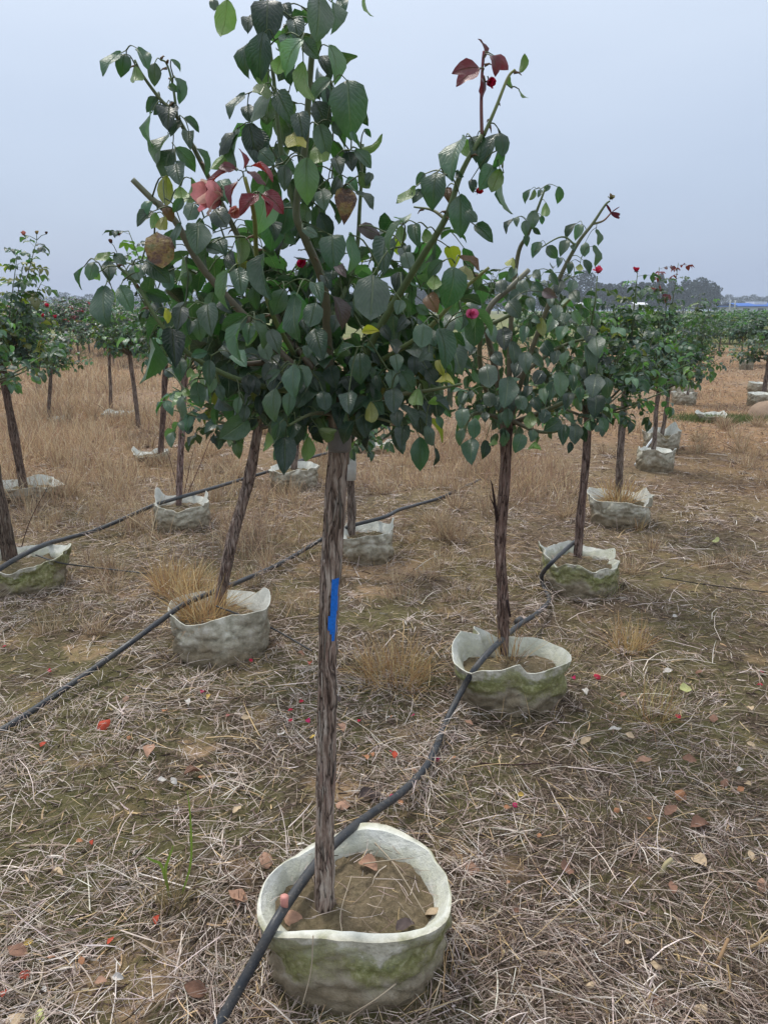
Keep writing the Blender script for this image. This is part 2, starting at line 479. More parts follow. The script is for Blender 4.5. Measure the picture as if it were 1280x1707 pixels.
def plain(name, col, rough=0.5, spec=0.4, nscale=40, nstr=0.25, bstr=0.15):
    m, nt, bs, out = new_mat(name)
    n = tex(nt, nscale, 4, 0.6)
    c = mixc(nt, n, tuple(v * (1 - nstr) for v in col), tuple(v * (1 + nstr) for v in col))
    nt.links.new(c, bs.inputs['Base Color'])
    bs.inputs['Roughness'].default_value = rough; bs.inputs['Specular IOR Level'].default_value = spec
    bump(nt, bs, n, bstr, 0.003)
    return m
M['hose'] = plain('black_polythene', (0.032, 0.036, 0.042), 0.42, 0.5, 60, 0.5, 0.2)
def dusty_hose():
    m, nt, bs, out = new_mat('dusty_hose')
    pos = nt.nodes.new('ShaderNodeNewGeometry')
    a = tex(nt, 25, 5, 0.65, pos.outputs['Position']); b = tex(nt, 140, 3, 0.6, pos.outputs['Position'])
    c = mixc(nt, ramp(nt, a, [(0.45, (0, 0, 0)), (0.75, (1, 1, 1))]), (0.026, 0.030, 0.036), (0.075, 0.068, 0.06))
    c = mixc(nt, ramp(nt, b, [(0.62, (0, 0, 0)), (0.72, (1, 1, 1))]), c, (0.17, 0.15, 0.13))
    nt.links.new(c, bs.inputs['Base Color'])
    nt.links.new(ramp(nt, a, [(0.3, (0.35,) * 3), (0.7, (0.7,) * 3)]), bs.inputs['Roughness'])
    bump(nt, bs, b, 0.3, 0.002)
    return m
M['hose'] = dusty_hose()
M['cap'] = plain('pink_plastic', (0.55, 0.24, 0.20), 0.5, 0.4)
M['bluepaint'] = plain('blue_spray_paint', (0.012, 0.16, 0.62), 0.6, 0.3, 160, 0.5, 0.8)
M['tape'] = plain('grafting_tape', (0.16, 0.15, 0.145), 0.45, 0.45, 90, 0.4, 0.5)
M['whitetape'] = plain('white_tape', (0.55, 0.55, 0.52), 0.5, 0.4, 50, 0.2, 0.3)
M['metal'] = plain('galvanised_pipe', (0.55, 0.57, 0.58), 0.45, 0.5, 10, 0.15)
M['net'] = plain('greenhouse_film', (0.15, 0.17, 0.175), 0.85, 0.1, 0.8, 0.25)
M['string'] = plain('dark_string', (0.035, 0.028, 0.024), 0.7, 0.2)
M['mound'] = plain('dry_earth', (0.27, 0.195, 0.14), 0.95, 0.1, 14, 0.3, 0.8)

# ------------------------------------------------------------------ ground
def axis(lo, hi, near0, near1, step, growth):
    a = list(np.arange(near0, near1, step))
    s, v = step, a[-1]
    while v < hi:
        s *= growth; v += s; a.append(v)
    s, v = step, a[0]
    b = []
    while v > lo:
        s *= growth; v -= s; b.append(v)
    return np.array(b[::-1] + a)
gx = axis(-700, 700, -2.6, 3.2, 0.035, 1.11)
gy = axis(-700, 700, 0.6, 6.0, 0.035, 1.11)
GX, GY = np.meshgrid(gx, gy)
gv = np.stack([GX, GY, gh(GX, GY)], -1).reshape(-1, 3)
ni, nj = len(gy), len(gx)
ii, jj = np.meshgrid(np.arange(ni - 1), np.arange(nj - 1), indexing='ij')
gf = np.stack([ii * nj + jj, ii * nj + jj + 1, (ii + 1) * nj + jj + 1, (ii + 1) * nj + jj], -1).reshape(-1, 4)
tag(link('ground', np_mesh('ground', gv, gf, M['ground'])), kind='structure')

# ------------------------------------------------------------------ fabric pots
SOILS = []
POTS = []           # (x, y, r) for keeping straw out

def make_pot(label, cpx, cpy, H, wpx, seed, wave=0.12, moss=0.8, peaks=(), flare=0.02, soil_drop=0.06, group='felt grow bags standing in the rows', aspect=1.0, name='grow_bag', rim_px=None):
    c = G(cpx, cpy, H)
    R = wpx / 2 * depth(c) / FPX
    base = np.array((c[0], c[1], 0.0))
    base[2] = float(gh(base[0], base[1]))
    POTS.append((base[0], base[1], R)); SOILS.append((base[0], base[1], R, base[2] + H - soil_drop))
    rs = np.random.default_rng(seed)
    n = 96
    th = np.arange(n) * 2 * math.pi / n
    ph = rs.uniform(0, 6.28, 8)
    am = rs.uniform(0.4, 1, 8)
    cs, sn = np.cos(th), np.sin(th)
    def ring(f, s_): return (fbm(cs * f + 31 + s_, sn * f + 17 + s_, seed + s_, 2) - 0.5) * 2
    hz = H * (1 + wave * (0.9 * ring(0.9, 1) + 0.6 * ring(2.2, 2)))
    # slack cloth: nearly straight runs between a few corners
    K_ = int(rs.integers(9, 13))
    ka = (np.arange(K_) + rs.uniform(-0.32, 0.32, K_)) * 2 * math.pi / K_
    kr = rs.uniform(-0.13, 0.06, K_); kh = rs.uniform(-1, 1, K_)
    xa = np.concatenate([ka - 2 * math.pi, ka, ka + 2 * math.pi])
    pr = np.interp(th, xa, np.tile(kr, 3)); phh = np.interp(th, xa, np.tile(kh, 3))
    sm = lambda v: (np.roll(v, 1) + 2 * v + np.roll(v, -1)) / 4
    rr = R * (1 + 0.5 * wave * ring(1.0, 5) + pr + 0.018 * ring(4, 6))
    hz = hz * (1 + 0.6 * wave * phh) + 0.003 * ring(7, 8)
    for q in range(3):                                   # places where the edge has flopped outwards
        dd = (th - rs.uniform(0, 6.28) + math.pi) % (2 * math.pi) - math.pi
        g = np.clip(1.25 - np.abs(dd) / math.radians(rs.uniform(12, 24)), 0, 1)
        hz = hz - H * (0.05 + 0.5 * wave) * g; rr = rr + 0.07 * R * g
    for (deg, dh, dr, wd) in peaks:
        dd = (th - math.radians(deg) + math.pi) % (2 * math.pi) - math.pi
        g = np.exp(-(dd / math.radians(wd)) ** 2)
        hz = hz + dh * g; rr = rr + dr * g
    damp = 0.0
    if rim_px:                                           # edge read off the photograph, each point at its own height
        q = np.array([G(x_, y_, z_) for x_, y_, z_ in rim_px])
        an = np.arctan2((q[:, 1] - base[1]) / aspect, q[:, 0] - base[0]); ra = np.hypot(q[:, 0] - base[0], (q[:, 1] - base[1]) / aspect)
        od = np.argsort(an); an, ra, qz = an[od], ra[od], q[od, 2] - base[2]
        xa = np.concatenate([an - 2 * math.pi, an, an + 2 * math.pi])
        tt = (th + math.pi) % (2 * math.pi) - math.pi
        rr = np.interp(tt, xa, np.tile(ra, 3)) * (1 + 0.012 * ring(4, 6)); hz = np.interp(tt, xa, np.tile(qz, 3)) + 0.002 * ring(7, 8)
        damp = 1.0
    rows_z = np.concatenate([[-0.04], np.linspace(0.02, 0.94, 24), [0.975, 1.0]])
    V, Cc = [], []
    wr = rs.uniform(0, 50)
    crease = rs.uniform(0.35, 0.7)
    for k, t in enumerate(rows_z):
        z = hz * t if t > 0 else np.full(n, t)
        bul = 1 + 0.035 * math.sin(math.pi * max(t, 0)) - 0.03 * (1 - max(t, 0))
        w_ = 0.075 * (fbm(th * 2.5 + wr, np.full(n, t * 3.0), seed) - 0.5) * 2 * (0.3 + 0.9 * max(t, 0)) + 0.035 * (fbm(th * 7 + wr, np.full(n, t * 9.0), seed + 5) - 0.5)
        # a horizontal crease where the wall has slumped
        cr = -0.055 * np.exp(-((t - crease - 0.10 * np.sin(th * 2 + ph[7])) / 0.05) ** 2) * (0.5 + 0.5 * np.sin(th * 1.0 + ph[1]))
        tp = max(t, 0) ** 1.3
        # crumpled cloth: sharp slanting creases, slack bulges between them
        c1 = 1 - np.abs(2 * fbm(cs * 2.2 + sn * 0.8 * t + wr, sn * 2.2 + t * 2.6, seed + 9, 2) - 1) * 5
        c2 = 1 - np.abs(2 * fbm(cs * 3.5 + wr, sn * 3.5 + 5.5 * t, seed + 19, 2) - 1) * 6
        rdg = -0.055 * c1.clip(0, 1) - 0.04 * c2.clip(0, 1) + 0.05 * (fbm(cs * 3 + wr, sn * 3 + t * 4, seed + 29, 2) - 0.5)
        rad = (R * bul * (1 - tp) + rr * tp) * (1 + (w_ + cr + rdg) * (1 - damp * max(t, 0) ** 4)) + flare * max(0, t - 0.7) / 0.3 * 0.5
        V.append(np.stack([rad * np.cos(th), rad * np.sin(th) * aspect, z], -1))
        Cc.append(np.tile((max(t, 0), 0, moss), (n, 1)))
    top = V[-1]
    outr = np.linalg.norm(top[:, :2], axis=1)
    zs = H - soil_drop
    for k, (t, off) in enumerate(((0.0, 0.0035), (0.12, 0.006), (0.4, 0.010), (0.75, 0.015), (1.0, 0.018), (1.3, 0.02))):
        zz = top[:, 2] * (1 - t) + zs * t - (0.001 if k else -0.001)
        zz = np.where(top[:, 2] < zs + 0.01, top[:, 2] - 0.004 * (k + 1), zz)
        rad = outr * (1 - min(t, 1) * 0.5) + np.minimum(outr, R) * min(t, 1) * 0.5 - off - flare * min(t, 1)
        V.append(np.stack([rad * np.cos(th), rad * np.sin(th) * aspect, zz], -1))
        Cc.append(np.tile((1 - 0.3 * t, 1, moss), (n, 1)))
    # crisp edge: the outer wall, the cut edge and the inner wall do not share corners
    nr = len(rows_z)
    rowsV = V[:nr] + [V[nr - 1], V[nr]] + V[nr:]
    rowsC = Cc[:nr] + [Cc[nr - 1], Cc[nr]] + Cc[nr:]
    V = rowsV; Cc = rowsC
    m = len(V)
    V = np.concatenate(V); Cc = np.concatenate(Cc)
    i = np.array([q for q in range(m - 1) if q not in (nr - 1, nr + 1)])[:, None] * n; j = np.arange(n)[None, :]
    F = np.stack([i + j, i + (j + 1) % n, i + n + (j + 1) % n, i + n + j], -1).reshape(-1, 4)
    root = empty(name, base)
    link('fabric_wall', np_mesh('fabric_wall', V, F, M['felt'], Cc), root)
    # soil with a lumpy top
    sv, sc = [], []
    K = 20
    lastr = np.linalg.norm(V[-n:, :2], axis=1) + 0.008
    for q in range(K):
        f = (q + 0.15) / (K - 0.85)
        x, y = lastr * f * np.cos(th), lastr * f * np.sin(th)
        z = np.minimum(zs + 0.012 * (1 - f * f) + 0.040 * (fbm(x * 16 + seed, y * 16, seed) - 0.5) + 0.024 * (fbm(x * 60 + seed, y * 60, seed) - 0.5) - 0.004, np.maximum(V[-n * 6:-n * 5, 2] - 0.012, zs * 0.4))
        sv.append(np.stack([x, y, z], -1))
    sv = np.concatenate(sv)
    i = np.arange(K - 1)[:, None] * n
    sf = np.stack([i + j, i + n + j, i + n + (j + 1) % n, i + (j + 1) % n], -1).reshape(-1, 4)
    jj2 = np.arange(0, n // 2 - 1)
    capf = np.stack([jj2, jj2 + 1, n - 2 - jj2, n - 1 - jj2], -1)
    sf = np.concatenate([sf, capf])
    link('soil', np_mesh('soil', sv, sf, M['soil']), root)
    tag(root, label, 'grow bag', group)
    global LASTPOT
    LASTPOT = (base, R, base[2] + zs)
    return LASTPOT

# ------------------------------------------------------------------ leaves
def leaf_shape(aspect=0.64, fold=0.25, curl=0.3, wave=0.03, seed=0, st=7, side=2, tip=1.0):
    rs = np.random.default_rng(seed)
    v = np.array((0, 0.07, 0.24, 0.46, 0.68, 0.87, 1.0)) if st == 7 else np.array((0, 0.25, 0.65, 1.0))
    vv = np.power(v, 0.92)
    hw = 0.5 * aspect * np.power(np.clip(np.sin(math.pi * vv), 0, 1), 0.74)
    hw[-1] = 0.003; hw[0] = 0.012
    if st == 7: hw[-2] *= 0.95 * tip
    us = np.linspace(-1, 1, 2 * side + 1)
    V, UVs = [], []
    p1, p2 = rs.uniform(0, 6.28, 2)
    for k in range(st):
        for u in us:
            a = abs(u)
            x = u * hw[k]
            z = fold * hw[k] * a ** 1.4 + wave * a * math.sin(v[k] * 9 + (p1 if u > 0 else p2)) - curl * (v[k] ** 2) * 0.5 + 0.06 * math.sin(math.pi * v[k])
            y = v[k] - 0.16 * curl * v[k] ** 3
            V.append((x, y, z)); UVs.append((0.5 + 0.5 * u, v[k]))
    w = len(us)
    F = [(k * w + j, k * w + j + 1, (k + 1) * w + j + 1, (k + 1) * w + j) for k in range(st - 1) for j in range(w - 1)]
    return np.array(V), np.array(F), np.array(UVs)

LEAVES = [leaf_shape(a, f, c, wv, s) for s, (a, f, c, wv) in enumerate((
    (0.60, 0.30, 0.30, 0.04), (0.53, 0.60, 0.50, 0.05), (0.65, 0.20, 0.20, 0.06), (0.57, 0.45, 0.70, 0.04),
    (0.50, 0.90, 0.40, 0.05), (0.61, -0.20, 0.45, 0.06), (0.57, 0.55, 0.08, 0.07), (0.66, 0.30, 0.85, 0.05)))]
LEAF_ME = [np_mesh('leaf', V, F, M['leaf'], uv=U) for V, F, U in LEAVES]
WITHER_ME = [np_mesh('leaf', V, F, M['withered'], uv=U) for V, F, U in LEAVES[1:6:2]]
LOW = [leaf_shape(0.64, f, c, 0.0, 40 + i, 4, 1) for i, (f, c) in enumerate(((0.3, 0.3), (0.5, 0.6), (0.1, 0.15)))]
DEAD = [leaf_shape(a, f, c, wv, 60 + i) for i, (a, f, c, wv) in enumerate(((0.62, 0.5, 0.5, 0.06), (0.6, 0.9, 0.3, 0.05), (0.7, 0.35, -0.6, 0.08), (0.66, -0.5, 0.8, 0.06)))]
DEAD_ME = [np_mesh('fallen_leaf', V, F, M['dead_leaf'], uv=U) for V, F, U in DEAD]

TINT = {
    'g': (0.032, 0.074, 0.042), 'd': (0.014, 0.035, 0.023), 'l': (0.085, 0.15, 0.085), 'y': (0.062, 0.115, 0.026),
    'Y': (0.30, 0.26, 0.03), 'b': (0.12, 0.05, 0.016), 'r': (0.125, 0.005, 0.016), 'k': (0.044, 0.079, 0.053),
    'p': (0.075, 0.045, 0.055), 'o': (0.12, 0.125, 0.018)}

def tint(code, rs, amt=0.32):
    c = np.array(TINT[code])
    return np.clip(c * math.exp(rs.normal(0, amt)) * (1 + rs.uniform(-0.08, 0.08, 3)), 0.004, 0.9)

def norm(v):
    return v / (np.linalg.norm(v) + 1e-12)

def leaf_frame(B, T, n):
    y = norm(T - B); n = norm(n - y * (n @ y)); x = np.cross(y, n)
    return np.stack([x, y, n], 1)          # columns

def hero_leaf(bx, by, tx, ty, w, Y, code, rs):
    """leaf whose base and tip were read off the photograph, standing at distance Y"""
    B = at(bx, by, Y); T = at(tx, ty, Y)
    L = np.linalg.norm(T - B); wa = w * depth(B) / FPX
    AR = 0.62; roll = 0.0
    if wa < AR * L:
        roll = math.acos(max(0.2, wa / (AR * L))) * rs.choice((-1, 1))
    if wa >= AR * L:
        Lr = min(wa / AR, 1.7 * L)
        dy = math.sqrt(max(Lr * Lr - L * L, 0))
        T = at(tx, ty, Y - dy * 0.95)
        L = np.linalg.norm(T - B)
    elif ty > by and code not in ('y', 'o'):
        # hanging leaves lean out towards the viewer, upper face to the sky
        T = at(tx, ty, Y - L * rs.uniform(0.0, 0.75))
        L = np.linalg.norm(T - B)
    y = norm(T - B); v = norm(CAMP - B)
    n = norm(v - y * (v @ y))
    cands = []
    for sgn in (1, -1):
        q = Matrix.Rotation(abs(roll) * sgn, 3, Vector(y))
        cands.append(np.array(q @ Vector(n)))
    n = max(cands, key=lambda c: c[2] + rs.uniform(-0.15, 0.15))
    n = norm(n + rs.normal(0, 0.16, 3) + np.array((0, 0, 0.12)))
    if code in ('y', 'o'): n = -n
    L *= 1.03
    return B, L, leaf_frame(B, B + y, n)

def join_leaves(items, shapes, mat, origin):
    """items: (B, L, R, colour, variant)"""
    Vs, Fs, Cs, Us = [], [], [], []; n = 0
    for B, L, R, c, k in items:
        V, F, U = shapes[k % len(shapes)]
        Vs.append((V * L) @ R.T + (B - origin)); Fs.append(F + n); Cs.append(np.tile(c, (len(V), 1))); Us.append(U); n += len(V)
    return np_mesh('foliage', np.concatenate(Vs), np.concatenate(Fs), mat, np.concatenate(Cs), np.concatenate(Us))

def place_leaf_objects(items, root):
    o0 = np.array(root.location)
    for B, L, R, c, k in items:
        o = bpy.data.objects.new('leaf', LEAF_ME[k % len(LEAF_ME)] if k < 100 else WITHER_ME[k % 3])
        if k >= 100: o['label'] = 'withered brown and yellow leaf'
        C.objects.link(o)
        o.parent = root
        m = Matrix.Identity(4)
        for a in range(3):
            for b in range(3): m[a][b] = R[a, b] * L * (0.62 if b == 0 and c[0] > 4 * c[1] else 1.0)
            m[a][3] = B[a] - o0[a]
        o.matrix_basis = m
        o.color = (*c, 1)

def place_all(items, root, cap=300):
    """largest on the picture become parts, the rest one joined part"""
    items = sorted(items, key=lambda t: -t[1] / max(depth(t[0]), 0.3))
    place_leaf_objects(items[:cap], root)
    if len(items) > cap:
        o = link('foliage', join_leaves(items[cap:], LEAVES, M['foliage'], np.array(root.location)), root)
        o['kind'] = 'stuff'

# ------------------------------------------------------------------ trunks
def make_trunk(root, pts, r0, r1, seed, tintc=(1, 1, 1), rings=70, sides=22, rough=1.0):
    P = smooth_path(pts, 12)
    s = np.concatenate([[0], np.cumsum(np.linalg.norm(np.diff(P, axis=0), axis=1))])
    q = np.linspace(0, s[-1], rings)
    P = np.stack([np.interp(q, s, np.array(P)[:, k]) for k in range(3)], 1)
    Pp, T, Nn, Bb = frames(P)
    a = np.arange(sides) * 2 * math.pi / sides
    V = np.zeros((rings, sides, 3))
    for k in range(rings):
        t = k / (rings - 1)
        r = r0 * (1 - t) + r1 * t
        r *= 1 + 0.05 * math.sin(t * 17 + seed) * rough + 0.16 * math.exp(-t * 22)
        for j in range(sides):
            zz = q[k]
            ang = a[j] + 0.5 * zz
            rid = mnoise.noise(Vector((math.cos(ang) * 2.6, math.sin(ang) * 2.6, zz * 3.2 + seed * 7)))
            rid2 = mnoise.noise(Vector((math.cos(ang) * 7, math.sin(ang) * 7, zz * 11 + seed * 3)))
            V[k, j] = Pp[k] + r * (1 + rough * (0.17 * rid + 0.09 * rid2)) * (math.cos(a[j]) * Nn[k] + math.sin(a[j]) * Bb[k])
    Vf = V.reshape(-1, 3)
    i = np.arange(rings - 1)[:, None] * sides; j = np.arange(sides)[None, :]
    F = np.stack([i + j, i + (j + 1) % sides, i + sides + (j + 1) % sides, i + sides + j], -1).reshape(-1, 4)
    o0 = np.array(root.location)
    o = link('trunk', np_mesh('trunk', Vf - o0, F, M['bark']), root)
    o.color = (*tintc, 1)
    return V, Pp, o

# ------------------------------------------------------------------ flowers
def petal_patch(mb, base, axis_, spread, L, W, az, col, cup=0.5):
    ax = norm(np.asarray(axis_, dtype=float))
    ref = np.array((0, 0, 1.0)) if abs(ax[2]) < 0.9 else np.array((1.0, 0, 0))
    u = norm(np.cross(ax, ref)); v = np.cross(ax, u)
    o = math.cos(az) * u + math.sin(az) * v; s = np.cross(ax, o)
    V = []
    for k in range(5):
        t = k / 4
        out = L * (math.sin(spread * t) * 0.9); alo = L * t * math.cos(spread * t * 0.8)
        hw = W * 0.5 * (math.sin(math.pi * min(0.92, 0.12 + 0.75 * t))) ** 0.7
        for q in (-1, -0.5, 0, 0.5, 1):
            V.append(base + ax * alo + o * (out - cup * hw * q * q * 0.5) + s * hw * q + ax * 0.06 * L * math.sin(q * 5 + az * 3) * t)
    F = [(k * 5 + j, k * 5 + j + 1, k * 5 + 6 + j, k * 5 + 5 + j) for k in range(4) for j in range(4)]
    mb.add(V, F, col)

def flower(root, base, axis_, size, cols, n=9, spread=1.1, seed=0, name='flower'):
    rs = np.random.default_rng(seed)
    mb = MB()
    for k in range(n):
        f = 0.25 + 0.75 * k / n
        petal_patch(mb, np.asarray(base), axis_, spread * f * rs.uniform(0.8, 1.2), size * rs.uniform(0.8, 1.1), size * rs.uniform(0.7, 1.0), k * 2.4 + rs.uniform(-0.3, 0.3), np.array(cols[k % len(cols)]) * rs.uniform(0.85, 1.1))
    o = mb.build(name, M['petal'], root)
    sep = MB()
    for k in range(5):
        petal_patch(sep, np.asarray(base) - norm(np.asarray(axis_, float)) * size * 0.08, axis_, 1.9, size * 0.5, size * 0.16, k * 1.257 + 0.4, (0.06, 0.10, 0.04), 0.1)
    s = link('sepals', sep.mesh('sepals', M['stem'], tuple(root.location)), o)
    return o

# ------------------------------------------------------------------ traced leaves of the two front trees
# each crop: origin and scale of the enlargement that was read, then base x, y, tip x, y, width and tint
R1 = ((100, 0), 3.2, """330 280 215 385 38 g|345 285 330 392 72 g|400 350 412 465 75 y|415 255 470 365 52 g|505 335 505 455 70 k|590 320 655 365 30 k
620 412 660 540 60 g|580 455 640 490 40 k|515 515 465 595 65 k|490 595 482 780 40 k|590 550 575 685 115 d|540 560 505 610 45 d|580 715 512 870 60 l
605 790 525 930 75 k|620 790 735 900 90 k|660 630 750 690 55 g|640 640 590 720 70 k|690 700 690 780 85 k|730 790 810 930 42 k|930 700 830 820 75 k
945 710 890 800 50 g|890 810 810 920 70 y|890 -10 865 205 95 y|820 -10 825 45 45 k|1110 -5 1100 175 140 d|1010 85 1000 160 70 d|1085 170 1050 445 140 d
1000 230 955 395 50 g|990 500 890 615 40 g|1130 490 995 630 75 l|1110 510 1110 685 100 y|1010 660 1050 850 120 d|960 670 925 900 55 k|570 935 565 1110 100 o
700 945 695 1125 65 y|490 1070 415 1150 45 g|500 1125 412 1200 60 k|510 1130 495 1225 50 y|660 1060 600 1130 60 g|620 870 640 980 130 d|860 960 900 1060 90 k
1200 880 1200 1010 80 g|1090 1000 1090 1230 70 l|940 905 845 885 50 r|905 915 745 990 46 r|1020 885 1150 930 32 r|1000 910 1110 970 40 r|955 960 905 1090 50 r
1060 1035 960 1140 70 r|1075 1035 1210 1100 55 r|1075 1040 1120 1155 40 r|980 900 978 785 30 r|560 1090 600 1180 60 b|640 1000 660 1110 80 y|780 960 740 1040 60 g
560 1150 530 1230 70 o|720 1080 690 1160 90 k|820 1110 880 1190 110 d|780 1000 850 1060 60 d|1130 1180 1150 1270 90 d|1000 560 1010 640 70 d|1180 300 1150 420 80 y
1100 440 1060 520 90 y|1210 330 1230 450 70 d|1190 20 1230 110 70 d|1240 90 1270 190 70 d|1060 800 1130 870 80 g|1150 860 1250 900 60 k""")
R2 = ((400, 0), 2.56, """335 -15 335 165 118 k|430 -10 445 45 46 g|535 -15 540 85 34 y|390 5 410 130 38 k|270 165 150 300 78 l|270 165 335 250 65 k|340 240 390 330 55 k
380 195 440 330 42 l|460 338 470 562 142 g|390 340 290 410 42 k|350 370 370 430 48 d|160 390 215 512 92 k|270 260 290 450 80 y|320 430 380 555 75 d
340 535 370 660 85 k|400 520 430 580 42 k|480 560 490 605 32 g|515 635 620 595 50 y|490 640 560 715 58 k|530 550 560 585 28 g|460 650 480 720 60 d
405 670 430 740 65 g|330 610 345 710 75 y|510 735 555 810 52 y|460 760 500 815 52 g|495 820 570 890 34 k|285 675 285 865 115 l|190 705 190 810 66 k
350 810 360 885 92 k|450 810 450 915 100 b|500 965 605 1000 60 p|270 970 330 1000 50 k|950 585 880 750 60 g|960 590 980 695 56 y|1010 580 1010 670 80 g
1100 570 1010 725 66 d|1110 560 1130 660 56 g|1110 640 1100 720 36 g|1080 705 1030 800 85 g|1110 720 1070 830 66 y|1125 730 1115 925 52 k|940 830 940 1010 110 g
750 795 675 885 46 y|790 740 750 790 42 k|840 735 810 870 75 g|770 810 740 860 46 k|870 740 840 830 50 k|920 735 950 755 42 k|985 765 1000 810 36 d
1022 290 905 300 60 r|1022 300 920 355 46 r|1070 235 1112 305 36 r|1080 235 1150 290 46 r|1043 250 1035 155 25 r|1035 330 1045 420 28 r|1195 310 1220 230 36 y
1160 380 1150 330 22 y|1190 380 1225 420 14 y|230 80 250 165 80 d|200 150 190 210 60 g|120 300 90 380 60 y|250 480 270 590 90 d|230 560 250 640 80 o
300 720 330 800 60 d|60 560 90 680 110 d|420 760 390 830 60 k|560 740 540 780 40 k|880 800 890 860 50 b|960 900 1010 940 50 g|1000 960 1080 1020 60 g""")
R3 = ((100, 350), 3.2, """275 230 190 275 46 y|130 300 85 420 40 g|185 275 160 370 76 k|260 275 265 370 76 d|210 330 190 385 50 y|290 240 350 285 52 k|240 410 235 610 88 g
280 420 290 500 42 y|320 405 385 540 96 g|400 285 420 360 76 k|400 340 415 385 60 y|450 270 570 345 82 g|460 440 590 480 82 g|520 112 545 285 150 b|735 70 735 215 142 k
650 70 600 200 42 k|650 240 640 400 62 y|960 130 970 300 82 y|905 320 830 520 62 l|950 310 970 450 112 g|1090 230 1085 470 92 g|1040 400 1045 535 82 k
1200 420 1130 560 92 k|1250 430 1240 700 102 g|570 520 590 600 32 Y|650 520 630 620 160 k|790 500 800 650 132 k|735 575 755 685 82 k|1000 560 850 650 112 g
965 600 930 800 66 l|1015 600 1010 730 62 y|1040 600 1110 735 76 k|480 675 470 940 96 k|600 635 615 820 152 d|700 590 690 660 62 k|640 790 640 890 92 g
790 760 700 780 52 g|800 800 795 935 92 k|890 815 905 995 96 d|690 840 700 895 52 y|730 920 750 1050 92 g|680 950 665 1010 46 y|830 900 800 975 56 l
650 985 635 1120 46 k|990 1040 980 1130 62 k|1150 950 1130 1130 86 l|1180 860 1080 920 62 k|1250 820 1240 1000 92 k|1230 970 1215 1090 92 k|1170 1140 1140 1230 62 k
1250 1130 1230 1220 102 d|1200 1210 1200 1390 156 d|1110 1180 1100 1290 46 y|1040 1100 1020 1165 52 d|840 150 880 230 80 d|780 200 860 220 60 k|900 230 930 290 80 d
560 330 590 420 70 d|690 330 660 420 60 k|860 470 900 540 80 d|500 500 560 560 60 d|930 760 990 830 110 k|870 720 920 790 80 d|1120 640 1170 750 90 k
560 850 600 880 60 d|850 930 870 1020 60 k|960 1000 940 1080 50 k|1000 880 1010 980 80 d|1080 990 1060 1090 80 d|420 330 400 300 50 k|880 560 860 600 70 d""")
R4 = ((400, 350), 3.2, """490 130 500 270 132 g|580 120 600 340 86 k|330 100 420 130 46 k|870 60 745 200 42 l|860 80 860 190 62 y|930 75 945 190 92 g|990 100 1000 190 52 y
780 150 760 320 152 k|710 335 700 560 200 k|1080 270 990 360 72 g|1140 300 1130 515 112 g|1040 350 1030 450 82 y|1000 450 1040 520 112 b|940 510 1010 555 52 k
1170 250 1280 320 46 b|1200 290 1200 390 92 o|1230 480 1240 545 92 k|890 580 840 640 92 d|980 600 970 720 112 g|1080 560 1130 640 92 k|1060 630 1120 830 112 g
1130 700 1170 840 132 k|1210 640 1230 750 132 k|1010 760 960 800 62 k|830 770 840 850 82 g|810 855 810 955 76 k|860 860 920 975 82 g|930 770 930 880 82 d
640 760 640 910 116 g|690 830 710 905 46 k|700 750 755 820 42 d|620 730 500 760 52 g|820 950 820 1075 116 d|1100 870 1090 970 102 o|950 950 930 1070 102 y
700 1020 700 1150 96 o|580 970 580 1080 122 d|650 1090 650 1160 102 d|690 1190 685 1300 42 d|840 1070 840 1150 122 d|870 1150 860 1255 112 k|990 1150 1040 1260 62 k
960 1210 960 1395 126 g|1040 1270 1045 1370 36 d|1100 990 1110 1110 62 g|1190 1060 1200 1120 92 k|230 420 170 560 92 k|300 450 290 700 102 g|400 630 440 790 132 g
360 720 360 780 62 k|400 390 430 480 102 g|410 490 370 610 112 k|500 460 560 640 112 p|690 550 700 590 92 d|290 830 290 1000 112 g|270 810 200 930 42 k
310 830 380 930 42 g|420 1170 530 1220 102 y|360 1210 360 1355 96 y|390 1130 390 1190 82 d|650 650 740 640 62 Y|560 500 600 560 90 d|520 560 500 640 80 d
740 420 790 500 70 k|850 330 830 430 80 d|880 220 900 300 80 k|520 300 560 350 80 p|450 350 480 420 90 d|330 560 360 650 90 d|480 830 500 930 90 d
860 480 840 550 70 g|760 620 800 690 70 d|560 880 600 950 80 d|720 880 740 960 70 d|900 900 880 950 60 d|1000 850 1050 930 80 d|1060 800 1080 880 70 Y
1180 780 1230 840 80 k|1150 560 1200 640 90 k|1000 640 1040 720 80 d|440 960 460 1060 90 d|540 1060 520 1150 100 d|350 1050 340 1140 80 d|760 1080 790 1150 70 d
1050 1100 1080 1160 50 g|1000 1030 1060 1010 60 y|180 820 130 900 90 k|100 560 130 640 80 g|60 600 40 700 90 g|120 700 150 790 80 k|60 880 90 980 70 d""")
